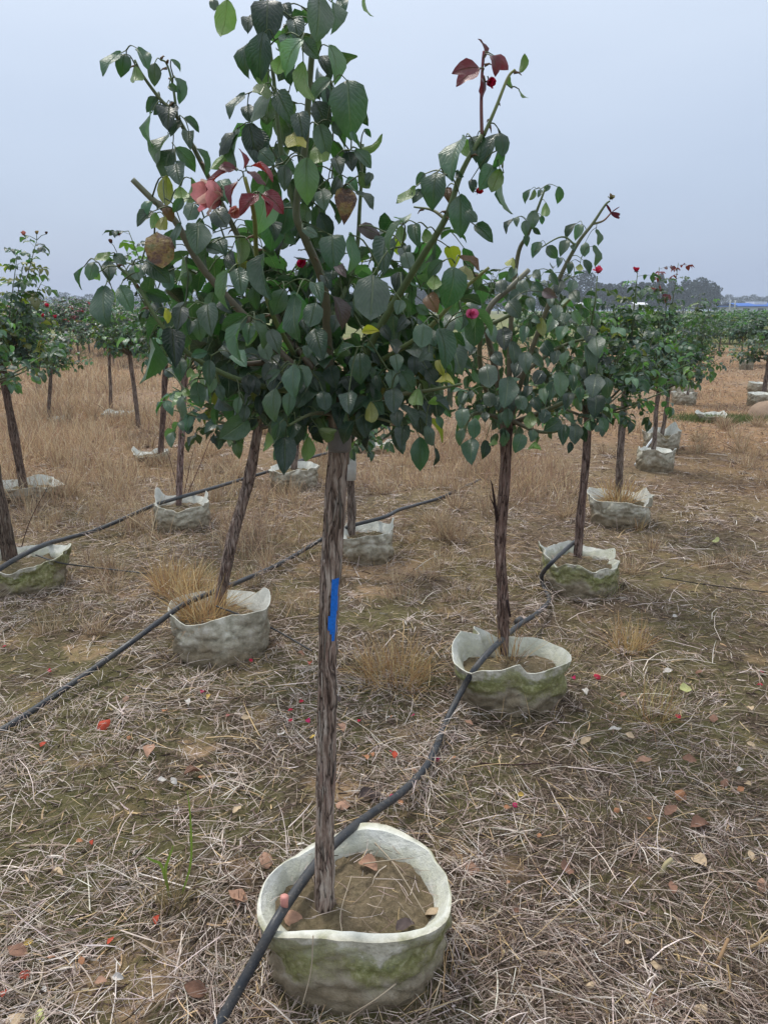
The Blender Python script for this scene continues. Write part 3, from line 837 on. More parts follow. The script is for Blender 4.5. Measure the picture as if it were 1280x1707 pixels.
R5 = ((700, 280), 3.414, """630 120 585 200 42 g|650 120 625 190 38 y|690 125 670 165 32 k|785 105 795 205 52 g|740 100 700 135 32 k|715 195 710 290 62 y|645 245 640 340 66 k
690 270 695 320 32 g|530 285 485 370 30 g|545 280 550 325 42 k|600 300 600 380 56 k|645 340 680 380 36 g|605 380 605 440 42 g|890 315 815 400 42 k
905 320 890 400 62 g|1000 350 1015 440 42 k|835 410 800 490 66 k|940 420 930 500 42 k|985 440 1000 560 52 k|930 525 975 590 42 g|870 430 880 470 42 k
680 420 640 500 52 g|720 445 780 510 62 k|790 510 785 560 46 d|850 535 850 600 46 g|910 550 900 600 46 o|530 510 500 580 72 o|650 585 680 630 62 k
540 570 510 620 56 k|460 630 460 700 112 d|740 740 745 790 82 k|780 780 770 850 82 g|840 820 810 870 62 g|870 815 910 885 62 l|900 900 940 960 62 k
970 900 950 980 102 d|1000 960 1010 1065 102 k|500 760 560 830 92 k|640 850 680 880 122 k|690 850 700 965 62 o|600 900 580 990 72 k|470 910 480 1030 112 d
520 985 545 1110 62 k|600 1050 600 1150 92 k|640 1060 700 1130 72 k|860 980 870 1020 112 l|930 1010 1000 1160 62 k|840 1040 810 1130 52 l|880 1120 870 1190 72 k
380 1110 390 1235 122 k|500 1190 480 1360 142 k|790 1160 800 1300 82 l|870 1180 870 1260 72 g|1000 1180 980 1290 132 k|1060 1190 1080 1320 72 g|910 1250 910 1330 66 g
700 1255 705 1320 72 l|290 1270 290 1310 102 k|390 1270 400 1350 82 k|250 1280 220 1340 72 k|240 1370 240 1450 102 k|370 1390 370 1440 92 d|500 1370 495 1470 76 g
630 1390 620 1500 82 y|310 1420 300 1540 62 g|840 1400 870 1450 112 g|800 1430 720 1490 72 g|820 1460 810 1570 92 g|880 1460 880 1560 102 d|1000 1290 1000 1390 102 d
1030 1420 1060 1500 62 g|930 1470 940 1560 56 d|855 1560 850 1620 46 d|580 1510 550 1610 82 g|640 1490 640 1550 72 g|290 1540 290 1680 126 g|370 1550 370 1650 46 d
420 1540 410 1600 46 y|250 1480 215 1580 52 l|650 1560 640 1640 92 y|560 640 600 700 80 k|640 660 700 720 80 d|800 640 780 710 70 d|740 600 780 660 60 k
700 700 760 730 90 p|560 700 520 760 70 d|860 700 900 760 70 k|620 740 640 800 80 k|880 640 850 700 60 g|760 860 720 930 80 k|820 900 790 980 80 g
700 990 740 1060 80 d|780 1040 760 1110 70 d|560 1100 540 1180 80 d|700 1150 660 1220 80 d|620 1240 600 1300 90 d|760 1220 740 1300 80 g|850 1280 830 1360 80 d
560 1290 590 1370 80 k|420 1050 460 1120 80 d|640 1310 680 1380 80 d|720 1370 700 1440 80 d|460 1290 440 1380 70 d|930 1130 960 1220 80 d|400 900 420 980 80 k""")

def parse(R):
    (ox, oy), s, txt = R
    out = []
    for item in txt.replace('\n', '|').split('|'):
        a = item.split()
        v = [float(q) for q in a[:5]]
        out.append((ox + v[0] / s, oy + v[1] / s, ox + v[2] / s, oy + v[3] / s, v[4] / s, a[5]))
    return out

def branch_from_px(mb, P, Yc, r_px0, r_px1, col0, col1, store):
    """P: (px, py, dY) list; radii in photograph pixels"""
    pts = smooth_path([at(x, y, Yc + d) for x, y, d in P], 7)
    dm = depth(pts[len(pts) // 2]) / FPX
    n = len(pts)
    V, F = tube(pts, np.linspace(r_px0 * dm, r_px1 * dm, n), 8)
    col = np.repeat(np.linspace(col0, col1, n), 8, axis=0)
    col = np.concatenate([col, [col0, col1]])
    mb.add(V, F, col)
    store.extend(pts)

GREEN = np.array((0.10, 0.14, 0.055)); BROWN = np.array((0.10, 0.075, 0.05)); YGREEN = np.array((0.22, 0.24, 0.07))

def stalks(root, items, store, rs):
    """leaf stalks and twigs: every leaf is joined to the nearest shoot or to a stalk already there"""
    S = np.array(store)
    S = np.concatenate([S[:-1] + (S[1:] - S[:-1]) * t for t in (0, 0.25, 0.5, 0.75)])[
        np.tile(np.linalg.norm(S[1:] - S[:-1], axis=1) < 0.12, 4)]
    mb = MB()
    left = sorted(items, key=lambda it: np.min(np.linalg.norm(S - it[0], axis=1)))
    for B, L, R, c, k in left:
        d = np.linalg.norm(S - B, axis=1)
        q = int(np.argmin(d)); e = S[q]
        if d[q] < 0.004: continue
        mid = (B + e) / 2 - R[:, 1] * L * 0.10 + np.array((0, 0, 0.10 * d[q]))
        rr = 0.0009 + min(d[q], 0.12) * 0.005
        P = smooth_path([e, mid, B + R[:, 1] * L * 0.04], 3)
        mb.tube(P, np.linspace(rr * 1.3, rr * 0.8, len(P)), 4, np.array(GREEN) * rs.uniform(0.5, 1.0), cap=False)
        S = np.concatenate([S, np.array(P[1:-1])])
    o = mb.build('leaf_stalks', M['stem'], root)
    o['kind'] = 'stuff'

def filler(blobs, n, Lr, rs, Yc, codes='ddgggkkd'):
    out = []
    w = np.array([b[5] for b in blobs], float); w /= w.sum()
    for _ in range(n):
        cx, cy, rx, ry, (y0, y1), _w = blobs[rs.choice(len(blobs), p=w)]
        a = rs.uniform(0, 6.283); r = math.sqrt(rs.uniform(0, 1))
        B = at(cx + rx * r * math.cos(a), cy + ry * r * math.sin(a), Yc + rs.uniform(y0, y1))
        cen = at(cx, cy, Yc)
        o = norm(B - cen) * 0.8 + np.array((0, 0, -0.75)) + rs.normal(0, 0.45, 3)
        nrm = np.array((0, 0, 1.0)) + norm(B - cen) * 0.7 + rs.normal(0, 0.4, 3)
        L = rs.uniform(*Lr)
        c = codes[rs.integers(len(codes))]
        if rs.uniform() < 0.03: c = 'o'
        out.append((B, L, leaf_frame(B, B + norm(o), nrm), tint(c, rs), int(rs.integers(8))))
    return out

def shell_Y(px, py, Yc, blobs, rs, out=0.2):
    """front of the crown where the ray enters it"""
    best = 0
    for cx, cy, rx, ry, rd in blobs:
        q = 1 - ((px - cx) / rx) ** 2 - ((py - cy) / ry) ** 2
        if q > 0: best = max(best, rd * math.sqrt(q))
    return Yc - best * rs.uniform(0.55, 1.0) + rs.uniform(-0.02, 0.02)

# ================================================================== THINGS
# ---- the front tree and its bag
pA, RA, zA = make_pot('large round white felt grow bag with green algae rim holding the blue-painted tree', 592, 1463, 0.205, 312, 3, wave=0.10, moss=1.05, aspect=0.87,
                      peaks=((205, -0.03, 0.012, 16), (150, -0.015, 0.02, 14), (20, 0.012, 0.006, 25), (60, 0.0, -0.01, 12), (92, -0.012, 0.0, 9), (250, -0.006, 0.0, 25)), flare=0.014, soil_drop=0.04,
                      rim_px=[(433, 1508, .20), (441, 1480, .205), (470, 1443, .215), (497, 1428, .19), (525, 1408, .20), (560, 1395, .19), (600, 1374, .205), (640, 1376, .21), (680, 1396, .21), (713, 1418, .215), (722, 1438, .205), (742, 1470, .215), (748, 1505, .21), (742, 1532, .205), (715, 1552, .20), (680, 1563, .195), (640, 1568, .195), (590, 1566, .195), (540, 1561, .20), (490, 1560, .205), (458, 1560, .20), (442, 1548, .19), (434, 1528, .195)])
rs = np.random.default_rng(11)
tb = G(541, 1512, zA); YA = tb[1]
rootA = empty('rose_tree', tb)
tag(rootA, 'tall rose tree with a blue paint stripe down its pale grey trunk', 'tree', 'rose trees planted in rows')
ptsA = [tb + np.array((0, 0, -0.06)), tb, at(541, 1400, YA), at(546, 1150, YA), at(549, 1000, YA), at(558, 850, YA), at(566, 735, YA), at(566, 690, YA)]
VA, PA, trA = make_trunk(rootA, ptsA, 0.0208, 0.0192, 1, (1.7, 1.62, 1.56), 150, 32)
# blue paint: a ragged skin lying on the bark, towards the camera and right
zk = PA[:, 2]; zt, zb_ = at(556, 950, YA)[2], at(553, 1066, YA)[2]
kk = [k for k in range(len(zk)) if zb_ <= zk[k] <= zt]
cen = PA[:, None, :]
outd = VA - cen; outn = outd / np.linalg.norm(outd, axis=2)[..., None]
pv, pf = [], []
idx = {}
target = norm(np.array((0.50, -0.87, 0)))
for k in kk[:-1]:
    f = (zk[k] - zb_) / (zt - zb_)
    for j in range(32):
        j2 = (j + 1) % 32
        facing = outn[k, j] @ target
        lim = 0.86 + 0.15 * mnoise.noise(Vector((j * 0.9, k * 0.16, 1.0))) + (0.13 if f < 0.1 or f > 0.88 else 0)
        if facing > lim:
            qd = []
            for (a_, b_) in ((k, j), (k, j2), (k + 1, j2), (k + 1, j)):
                if (a_, b_) not in idx:
                    idx[(a_, b_)] = len(pv); pv.append(VA[a_, b_] + outn[a_, b_] * 0.0012 - tb)
                qd.append(idx[(a_, b_)])
            pf.append(qd)
o = link('paint_stripe', np_mesh('paint_stripe', np.array(pv), np.array(pf), M['bluepaint']), rootA); o['label'] = 'bright blue sprayed paint stripe'
# grafting tape round the head of the trunk
mb = MB()
P = [at(566, 752 - q * 5, YA) for q in range(9)]
mb.tube(P, [0.0215, 0.0232, 0.0226, 0.0236, 0.0228, 0.0234, 0.0226, 0.0232, 0.021], 20)
o = mb.build('grafting_tape', M['tape'], rootA)
# loose strips of bark
mb = MB()
for k in range(46):
    i0 = int(rs.integers(3, 140)); j0 = int(rs.integers(32)); ln = int(rs.integers(4, 9))
    i1 = min(i0 + ln, 148)
    p0 = VA[i0, j0]; p1 = VA[i1, (j0 + int(rs.integers(-1, 2))) % 32]
    off = outn[i0, j0] * rs.uniform(0.0005, 0.0035)
    mb.tube([p0, (p0 + p1) / 2 + off * 0.6, p1 + off], [0.0022, 0.0018, 0.0006], 5, np.array((0.22, 0.19, 0.16)) * rs.uniform(0.3, 1.9))
mb.build('bark_strips', M['fartrunk'], rootA)['kind'] = 'stuff'

storeA = []
BR = [
    ([(562, 700, 0), (548, 600, -.01), (540, 480, -.04), (508, 395, -.06), (494, 350, -.06), (508, 250, -.05), (516, 140, -.05), (524, 40, -.06), (530, -60, -.07)], 9, 4, BROWN, GREEN),
    ([(575, 690, 0), (615, 580, -.06), (690, 450, -.12), (742, 365, -.14), (768, 290, -.14), (803, 225, -.14)], 8, 3.6, GREEN * 0.9, GREEN),
    ([(803, 228, -.14), (802, 170, -.14), (804, 110, -.14), (806, 85, -.14)], 3.2, 2, (0.15, 0.07, 0.06), (0.2, 0.05, 0.06)),
    ([(806, 226, -.14), (826, 180, -.14), (846, 130, -.13), (858, 116, -.13)], 3.2, 2.0, GREEN, YGREEN),
    ([(555, 690, 0), (520, 640, -.03), (470, 607, -.08), (400, 607, -.1)], 8, 4, BROWN * 0.6, BROWN * 0.8),
    ([(490, 590, -.08), (455, 525, -.14), (430, 440, -.17), (424, 360, -.25), (408, 295, -.27)], 5, 3, GREEN, YGREEN),
    ([(540, 660, 0), (440, 560, 0), (340, 450, 0), (292, 368, -.02), (252, 330, -.03), (221, 299, -.04)], 7, 4.5, BROWN, (0.16, 0.17, 0.11)),
    ([(540, 660, -.02), (420, 640, -.1), (330, 600, -.14), (272, 545, -.16), (226, 472, -.16), (196, 443, -.16)], 6, 2.2, GREEN, GREEN),
    ([(545, 640, .02), (480, 560, .06), (420, 440, .1), (370, 340, .1), (330, 260, .09), (295, 194, .08), (268, 166, .08), (238, 125, .08), (225, 100, .08)], 6, 1.8, BROWN, GREEN),
    ([(296, 196, .08), (288, 140, .08), (278, 106, .08), (268, 100, .08)], 2.5, 1.2, GREEN, GREEN),
    ([(600, 620, -.02), (700, 560, -.1), (773, 482, -.13), (815, 446, -.14)], 5, 2.5, GREEN, YGREEN * 0.8),
    ([(545, 560, .03), (590, 440, .08), (600, 340, .08), (605, 240, .06)], 5, 2, GREEN, GREEN),
    ([(500, 380, -.06), (470, 260, -.05), (455, 120, -.04), (440, 20, -.04), (420, -40, -.05)], 4.5, 2, GREEN, GREEN),
    ([(575, 680, -.02), (650, 660, -.1), (720, 650, -.12), (770, 640, -.12)], 5, 2, BROWN, GREEN),
    ([(555, 690, -.02), (520, 690, -.1), (480, 710, -.14)], 4, 2, BROWN, GREEN),
    ([(590, 690, -.02), (640, 700, -.1), (690, 720, -.15)], 3, 1.6, BROWN, GREEN),
    ([(742, 365, -.14), (720, 350, -.12), (690, 345, -.1)], 3, 1.5, (0.2, 0.18, 0.1), GREEN),
]
for P, a, b, c0, c1 in BR:
    mb = MB(); branch_from_px(mb, P, YA, a, b, np.array(c0), np.array(c1), storeA)
    mb.build('branch', M['stem'], rootA)
# thorns on the stout green shoots
mb = MB()
for k in range(60):
    p = storeA[int(rs.integers(len(storeA)))]
    d = norm(rs.normal(0, 1, 3) * np.array((1, 0.7, 0.4)))
    mb.tube([p + d * 0.003, p + d * 0.011, p + d * 0.016 - np.array((0, 0, 0.004))], [0.003, 0.0015, 0.0004], 5, (0.16, 0.10, 0.06))
mb.build('thorns', M['stem'], rootA)['kind'] = 'stuff'

shellA = [(540, 560, 300, 230, 0.30), (500, 200, 150, 290, 0.16), (300, 480, 200, 230, 0.22), (720, 480, 210, 250, 0.26)]
itemsA = []
for R in (R1, R2, R3, R4):
    for bx, by, tx, ty, w, code in parse(R):
        mx, my = (bx + tx) / 2, (by + ty) / 2
        if R is R4 and mx > 745 and my > 480: continue
        Y = shell_Y(mx, my, YA, shellA, rs)
        if mx < 345 and my < 300: Y = YA + 0.06 + rs.uniform(-0.04, 0.03)
        if mx > 650 and my < 300: Y = YA - 0.14 + rs.uniform(-0.03, 0.03)
        if mx < 300 and 400 < my < 560: Y = YA - 0.16 + rs.uniform(-0.04, 0.04)
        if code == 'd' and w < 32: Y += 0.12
        if code == 'r' and mx < 600: Y = YA - 0.27 + rs.uniform(-0.01, 0.01)
        B, L, Rm = hero_leaf(bx, by, tx, ty, w, Y, code, rs)
        itemsA.append((B, min(L, 0.17), Rm, tint(code, rs), int(rs.integers(8)) + (100 if code == 'b' else 0)))
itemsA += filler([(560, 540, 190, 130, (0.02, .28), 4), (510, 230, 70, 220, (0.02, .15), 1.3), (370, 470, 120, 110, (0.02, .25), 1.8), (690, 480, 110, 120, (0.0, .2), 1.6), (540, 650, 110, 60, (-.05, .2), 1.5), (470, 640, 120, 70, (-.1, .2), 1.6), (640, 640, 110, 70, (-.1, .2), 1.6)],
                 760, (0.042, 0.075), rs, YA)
place_all(itemsA, rootA)
stalks(rootA, itemsA, storeA, rs)
# faded bloom and buds
fp = at(352, 330, YA - 0.27)
flower(rootA, fp + np.array((0.016, 0, 0)), (-0.85, -0.35, 0.15), 0.042, [(0.66, 0.28, 0.28), (0.76, 0.52, 0.45), (0.72, 0.58, 0.48), (0.60, 0.15, 0.19)], 7, 1.35, 5)
flower(rootA, at(388, 350, YA - 0.27), (0.4, -0.7, -0.4), 0.018, [(0.66, 0.42, 0.33), (0.60, 0.24, 0.22)], 6, 1.0, 6)
flower(rootA, at(814, 134, YA - 0.14), (0.3, -0.5, -0.3), 0.016, [(0.50, 0.01, 0.05), (0.42, 0.02, 0.06)], 6, 0.8, 7)
flower(rootA, at(794, 318, YA - 0.13), (0.6, -0.5, 0), 0.013, [(0.55, 0.02, 0.04)], 5, 0.9, 8)
flower(rootA, at(784, 525, YA - 0.1), (0.2, -0.9, 0.1), 0.018, [(0.62, 0.14, 0.28)], 6, 0.9, 9)
flower(rootA, at(503, 440, YA + 0.1), (0, -0.9, 0.1), 0.018, [(0.55, 0.02, 0.10)], 5, 0.9, 10)

# ---- the second tree of the row
pB, RB, zB = make_pot('mossy green felt grow bag with a notched front rim below the dark-barked tree', 852, 1078, 0.19, 186, 8, wave=0.13, moss=1.15,
                      peaks=((160, 0.045, 0.015, 22), (265, 0.012, 0, 8), (285, -0.03, 0, 10), (10, 0.01, 0.01, 15), (40, -0.03, 0, 25), (205, -0.02, 0, 12)), flare=0.02,
                      rim_px=[(757, 1092, .19), (760, 1068, .21), (772, 1052, .235), (790, 1044, .24), (806, 1060, .22), (830, 1064, .20), (862, 1064, .20), (890, 1064, .19), (918, 1074, .18), (940, 1084, .19), (948, 1100, .20), (938, 1106, .21), (915, 1114, .195), (892, 1121, .18), (876, 1120, .175), (866, 1106, .205), (856, 1108, .205), (838, 1116, .19), (800, 1117, .19), (786, 1122, .175), (768, 1112, .18), (759, 1104, .185)])
tb = G(838, 1092, zB); YB = tb[1]
rootB = empty('rose_tree', tb)
tag(rootB, 'rose tree with dark brown peeling bark and a broken side twig beside the black hose', 'tree', 'rose trees planted in rows')
ptsB = [tb + np.array((0, 0, -.06)), tb, at(838, 1000, YB), at(834, 900, YB), at(841, 800, YB), at(845, 690, YB)]
VB, PB, trB = make_trunk(rootB, ptsB, 0.0235, 0.0215, 4, (1.0, 0.82, 0.77), 110, 26, 1.2)
mb = MB(); mb.tube([at(832, 890, YB), at(826, 850, YB - .02), at(820, 808, YB - .03), at(817, 800, YB - .03)], [0.009, 0.006, 0.003, 0.001], 6, (0.035, 0.022, 0.02))
mb.build('broken_twig', M['fartrunk'], rootB)
mb = MB(); mb.tube([at(826, 850, YB - .02), at(815, 825, YB - .02)], [0.004, 0.001], 5, (0.035, 0.022, 0.02))
mb.build('broken_twig', M['fartrunk'], rootB)
mb = MB(); mb.tube([at(845, 1000, YB - .02), at(850, 1028, YB - .03)], [0.006, 0.004], 6, (0.035, 0.022, 0.02))
mb.build('broken_twig', M['fartrunk'], rootB)
storeB = []
for P, a, b, c0, c1 in [
    ([(845, 705, 0), (826, 620, -.06), (811, 526, -.14), (850, 480, -.14), (881, 450, -.12)], 6, 4, BROWN, (0.17, 0.17, 0.12)),
    ([(845, 700, 0), (806, 640, -.1), (802, 558, -.16), (840, 530, -.2), (873, 514, -.2)], 5, 3, BROWN, GREEN),
    ([(850, 700, 0), (880, 600, -.04), (925, 480, -.06), (960, 410, -.06), (988, 372, -.05), (1008, 342, -.05), (1016, 335, -.05)], 5, 1.3, BROWN, GREEN),
    ([(986, 374, -.05), (1005, 368, -.05), (1018, 355, -.05)], 2.0, 1.2, GREEN, (0.2, 0.07, 0.06)),
    ([(848, 690, 0), (850, 560, .02), (862, 430, .02), (880, 390, .0), (895, 350, 0), (908, 315, 0)], 5, 1.6, BROWN, GREEN),
    ([(855, 705, 0), (920, 680, -.08), (975, 652, -.12)], 5, 3, BROWN, GREEN),
    ([(845, 700, 0), (790, 690, -.08), (770, 730, -.14)], 4, 2, BROWN, GREEN),
    ([(850, 700, 0), (900, 720, -.12), (950, 715, -.16)], 4, 2, BROWN, GREEN),
    ([(900, 560, -.04), (935, 515, -.14), (962, 486, -.16)], 3, 2, GREEN, YGREEN * 0.7),
    ([(850, 640, .02), (930, 580, .05), (1000, 560, .04)], 4, 2, BROWN, GREEN),
    ([(960, 410, -.06), (935, 395, -.05), (890, 420, -.05)], 2, 1, GREEN, GREEN)]:
    mb = MB(); branch_from_px(mb, P, YB, a, b, np.array(c0), np.array(c1), storeB)
    mb.build('branch', M['stem'], rootB)
shellB = [(860, 570, 190, 210, 0.36), (940, 470, 120, 160, 0.2)]
itemsB = []
for bx, by, tx, ty, w, code in parse(R5) + [h for h in parse(R4) if (h[0] + h[2]) / 2 > 745 and (h[1] + h[3]) / 2 > 480]:
    mx, my = (bx + tx) / 2, (by + ty) / 2
    Y = shell_Y(mx, my, YB, shellB, rs)
    if my < 420: Y = YB - 0.03 + rs.uniform(-0.04, 0.04)
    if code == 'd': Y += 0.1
    B, L, Rm = hero_leaf(bx, by, tx, ty, w, Y, code, rs)
    itemsB.append((B, min(L, 0.16), Rm, tint(code, rs), int(rs.integers(8)) + (100 if code == 'b' else 0)))
itemsB += filler([(850, 570, 130, 130, (0.0, .4), 4), (930, 560, 70, 120, (0, .3), 2), (850, 680, 90, 50, (-.1, .25), 1.5), (780, 560, 60, 100, (0, .3), 1)], 460, (0.042, 0.07), rs, YB)
place_all(itemsB, rootB)
stalks(rootB, itemsB, storeB, rs)
flower(rootB, at(996, 455, YB + 0.02), (0, -0.4, 0.9), 0.024, [(0.6, 0.08, 0.14), (0.55, 0.03, 0.08)], 7, 1.3, 12)
mb = MB(); mb.tube([at(985, 540, YB + .05), at(992, 500, YB + .03), at(995, 460, YB + .02)], [0.004, 0.003, 0.002], 5, GREEN); mb.build('branch', M['stem'], rootB)
flower(rootB, at(1017, 332, YB - 0.05), (0.2, -0.3, 0.7), 0.018, [(0.25, 0.18, 0.08), (0.14, 0.15, 0.06)], 6, 1.5, 13)
mb = MB()
for k, (dx, dy) in enumerate(((14, 10), (10, -12), (-4, -12), (16, 2))):
    petal_patch(mb, at(1018, 355, YB - .05), ray(1018 + dx, 355 + dy) - ray(1018, 355), 0.3, 0.035, 0.012, k, (0.10, 0.012, 0.02))
mb.build('young_leaves', M['petal'], rootB)

# ---- trees grown by rule: a trunk, arching shoots, compound leaves of five
def grow_tree(label, base, top, r0, r1, crown_r, crown_h, n_br, seed, leafL=0.058, cap=300, tintc=(1.1, 1.04, 1.0), shoots=(), flowers=(), low=False, group='rose trees planted in rows',
              droop=0.25, codes='gggkkdly', density=1.0, bark_detail=True, mid=None, tape=None, lowz=0.12, redtips=0):
    rs = np.random.default_rng(seed)
    base = np.asarray(base, float); top = np.asarray(top, float)
    root = empty('rose_tree', base)
    tag(root, label, 'tree', group)
    pts = [base - norm(top - base) * 0.07, base]
    if mid is not None: pts += [np.asarray(m_) for m_ in mid]
    else:
        pts += [base + (top - base) * 0.35 + rs.normal(0, 0.004, 3), base + (top - base) * 0.7 + rs.normal(0, 0.004, 3)]
    pts.append(top)
    if bark_detail: make_trunk(root, pts, r0, r1, seed, tintc, 60, 16, 1.1)
    else: make_trunk(root, pts, r0, r1, seed, tintc, 16, 8, 0.6)
    store, items = [], []
    specs = []
    for k in range(n_br):
        az = k * 2.4 + rs.uniform(-0.4, 0.4)
        el = rs.uniform(0.12, 1.3)
        ln = crown_r * (1.05 if el < 0.7 else 1.0) * rs.uniform(0.75, 1.2)
        end = top + np.array((math.cos(az) * math.cos(el) * ln, math.sin(az) * math.cos(el) * ln, lowz * crown_h * 0.3 + max(0, math.sin(el)) * crown_h * rs.uniform(0.6, 1.0)))
        specs.append((end, rs.uniform(0.2, 0.5)))
    for s in shoots: specs.append((np.asarray(s, float), 0.15))
    mbb = MB(); mbr = MB()
    for si, (end, bow) in enumerate(specs):
        mid_ = top + (end - top) * 0.5 + np.array((0, 0, -0.04 * crown_r)) + (end - top) * np.array((1, 1, 0)) * 0.18 * bow
        P = smooth_path([top - (top - base) * 0.03, mid_, end], 8)
        V, F = tube(P, np.linspace(0.0085, 0.0025, len(P)), 4 if low else 6, not low)
        n_ = 4 if low else 6
        colr = np.repeat(np.linspace(BROWN, GREEN, len(P)), n_, axis=0)
        if not low: colr = np.concatenate([colr, [BROWN, GREEN]])
        if low: mbb.add(V, F, colr)
        else:
            m1 = MB(); m1.add(V, F, colr); m1.build('branch', M['stem'], root)
        store.extend(P)
        Ln = np.linalg.norm(end - top)
        nn = max(4, int(Ln / 0.042 * density))
        for q in range(nn):
            t = 0.2 + 0.8 * (q + 0.5) / nn
            f = t * (len(P) - 1); i0 = min(int(f), len(P) - 2)
            p = P[i0] + (P[i0 + 1] - P[i0]) * (f - i0)
            ax = norm(P[i0 + 1] - P[i0])
            az = q * 2.4 + rs.uniform(-0.5, 0.5)
            ref = np.array((0, 0, 1.0)) if abs(ax[2]) < 0.8 else np.array((1.0, 0, 0))
            u = norm(np.cross(ax, ref)); v = np.cross(ax, u)
            o_ = norm((math.cos(az) * u + math.sin(az) * v) * 1.0 + ax * 0.35 + np.array((0, 0, -droop + 0.15)) + rs.normal(0, 0.15, 3))
            RL = leafL * rs.uniform(1.2, 1.7)
            tipd = norm(o_ + np.array((0, 0, -droop * 1.2)))
            j1 = p + o_ * RL * 0.55; j2 = j1 + tipd * RL * 0.5
            mbr.tube([p, j1, j2], [0.0016, 0.0012, 0.0009], 3, GREEN * 0.9, cap=False)
            up = norm(np.array((0, 0, 1.0)) + o_ * 0.2 + rs.normal(0, 0.25, 3))
            side = norm(np.cross(tipd, up))
            cc = codes[rs.integers(len(codes))]
            if rs.uniform() < 0.03: cc = 'o'
            if redtips and si >= n_br and q >= nn - redtips: cc = 'r'
            base_c = tint(cc, rs)
            for (orig, d, sc) in ((j2, tipd, 1.0), (j2 - tipd * RL * 0.1, side * 0.9 + tipd * 0.5, 0.9), (j2 - tipd * RL * 0.1, -side * 0.9 + tipd * 0.5, 0.9), (j1, side + o_ * 0.3, 0.75), (j1, -side + o_ * 0.3, 0.75)):
                d = norm(d + np.array((0, 0, -droop * 1.3)) + rs.normal(0, 0.2, 3))
                nr = up + rs.normal(0, 0.3, 3)
                items.append((orig, leafL * sc * rs.uniform(0.8, 1.25), leaf_frame(orig, orig + d, nr), base_c * rs.uniform(0.85, 1.15), int(rs.integers(8))))
    if low: mbb.build('branches', M['stem'], root)['kind'] = 'stuff'
    mbr.build('leaf_stalks', M['stem'], root)['kind'] = 'stuff'
    if low:
        o = link('crown', join_leaves(items, LOW, M['foliage'], base), root)
        o['kind'] = 'stuff'
    else:
        place_all(items, root, cap)
    for k, (p, s, col) in enumerate(flowers):
        p = np.asarray(p)
        d = np.linalg.norm(np.array(store) - p, axis=1); q = store[int(np.argmin(d))]
        mb = MB(); mb.tube([q, (p + q) / 2 + np.array((0, 0, .01)), p], [0.003, 0.0025, 0.002], 5, GREEN); mb.build('flower_stem', M['stem'], root)
        flower(root, p, (rs.uniform(-.3, .3), -0.4, 0.7), s, [col, tuple(0.7 * np.array(col))], 8, 1.1, seed + k)
    if tape:
        mb = MB()
        a_, b_ = np.asarray(tape[0]), np.asarray(tape[1])
        mb.tube([a_, (a_ + b_) / 2, b_], [tape[2] * 0.9, tape[2], tape[2] * 0.85], 12)
        mb.build('white_wrap', M['whitetape'], root)
    return root

def tree_px(label, bpx, bpy, zb, tpx, tpy, r_px, **kw):
    b = G(bpx, bpy, zb)
    if abs(zb - LASTPOT[2]) < 1e-9:                      # stands in the bag: keep the foot inside it
        pb, pr, _z = LASTPOT
        Yp = float(np.clip(b[1], pb[1] - 0.35 * pr, pb[1] + 0.45 * pr))
        xp = at(bpx, bpy, Yp)[0]
        b = np.array((float(np.clip(xp, pb[0] - 0.6 * pr, pb[0] + 0.6 * pr)), Yp, zb))
    Y = b[1]
    t = at(tpx, tpy, Y)
    r = 0.86 * r_px * depth(b) / FPX
    if 'tintc' in kw: kw['tintc'] = tuple(1.25 * v for v in kw['tintc'])
    sh = [at(x, y, Y + d) for x, y, d in kw.pop('shoot_px', ())]
    fl = [(at(x, y, Y + d), s, c) for x, y, d, s, c in kw.pop('flower_px', ())]
    tp = kw.pop('tape_px', None)
    if tp: kw['tape'] = (at(*tp[0], Y - 0.0), at(*tp[1], Y - 0.0), tp[2] * depth(b) / FPX)
    return grow_tree(label, b, t, r, r * 0.85, shoots=sh, flowers=fl, **kw)

RED = (0.55, 0.02, 0.06); PINK = (0.62, 0.12, 0.2)
# rest of the front row
_, _, z = make_pot('mossy felt grow bag with torn pale corners beside the cut end of hose', 967, 918, 0.20, 126, 15, wave=0.14, moss=1.2, peaks=((165, 0.05, 0.02, 16), (20, 0.03, 0.02, 14), (270, -0.02, 0, 25), (215, -0.03, 0, 10)))
tree_px('rose tree with slim reddish trunk behind the dark-barked tree', 963, 917, z, 980, 690, 8.5, crown_r=0.36, crown_h=0.55, n_br=15, seed=21, leafL=0.066, tintc=(0.85, 0.72, 0.7), shoot_px=((1008, 520, -.05), (1040, 600, -.2), (985, 480, 0), (1045, 560, -.1)), cap=300, density=0.75)
potD, _, z = make_pot('crumpled pale felt grow bag with a folded waist and dry grass inside', 1036, 822, 0.21, 98, 23, wave=0.13, moss=0.5, peaks=((25, 0.04, 0.0, 20), (150, 0.03, 0.02, 20), (90, -0.02, 0, 30)))
tree_px('bushy rose tree with a tall red-tipped shoot above a grassy grow bag', 1032, 808, z, 1042, 640, 7.0, crown_r=0.40, crown_h=0.62, n_br=15, seed=22, leafL=0.064, shoot_px=((1062, 456, 0), (1058, 520, -.1), (1010, 560, -.2), (1060, 480, 0)), flower_px=((1060, 453, 0, 0.035, RED),), cap=300, density=0.9, codes='ggkkkldy')
_, _, z = make_pot('short felt grow bag with a scalloped white rim and leaning white pipe', 1093, 748, 0.20, 62, 31, wave=0.16, moss=0.5)
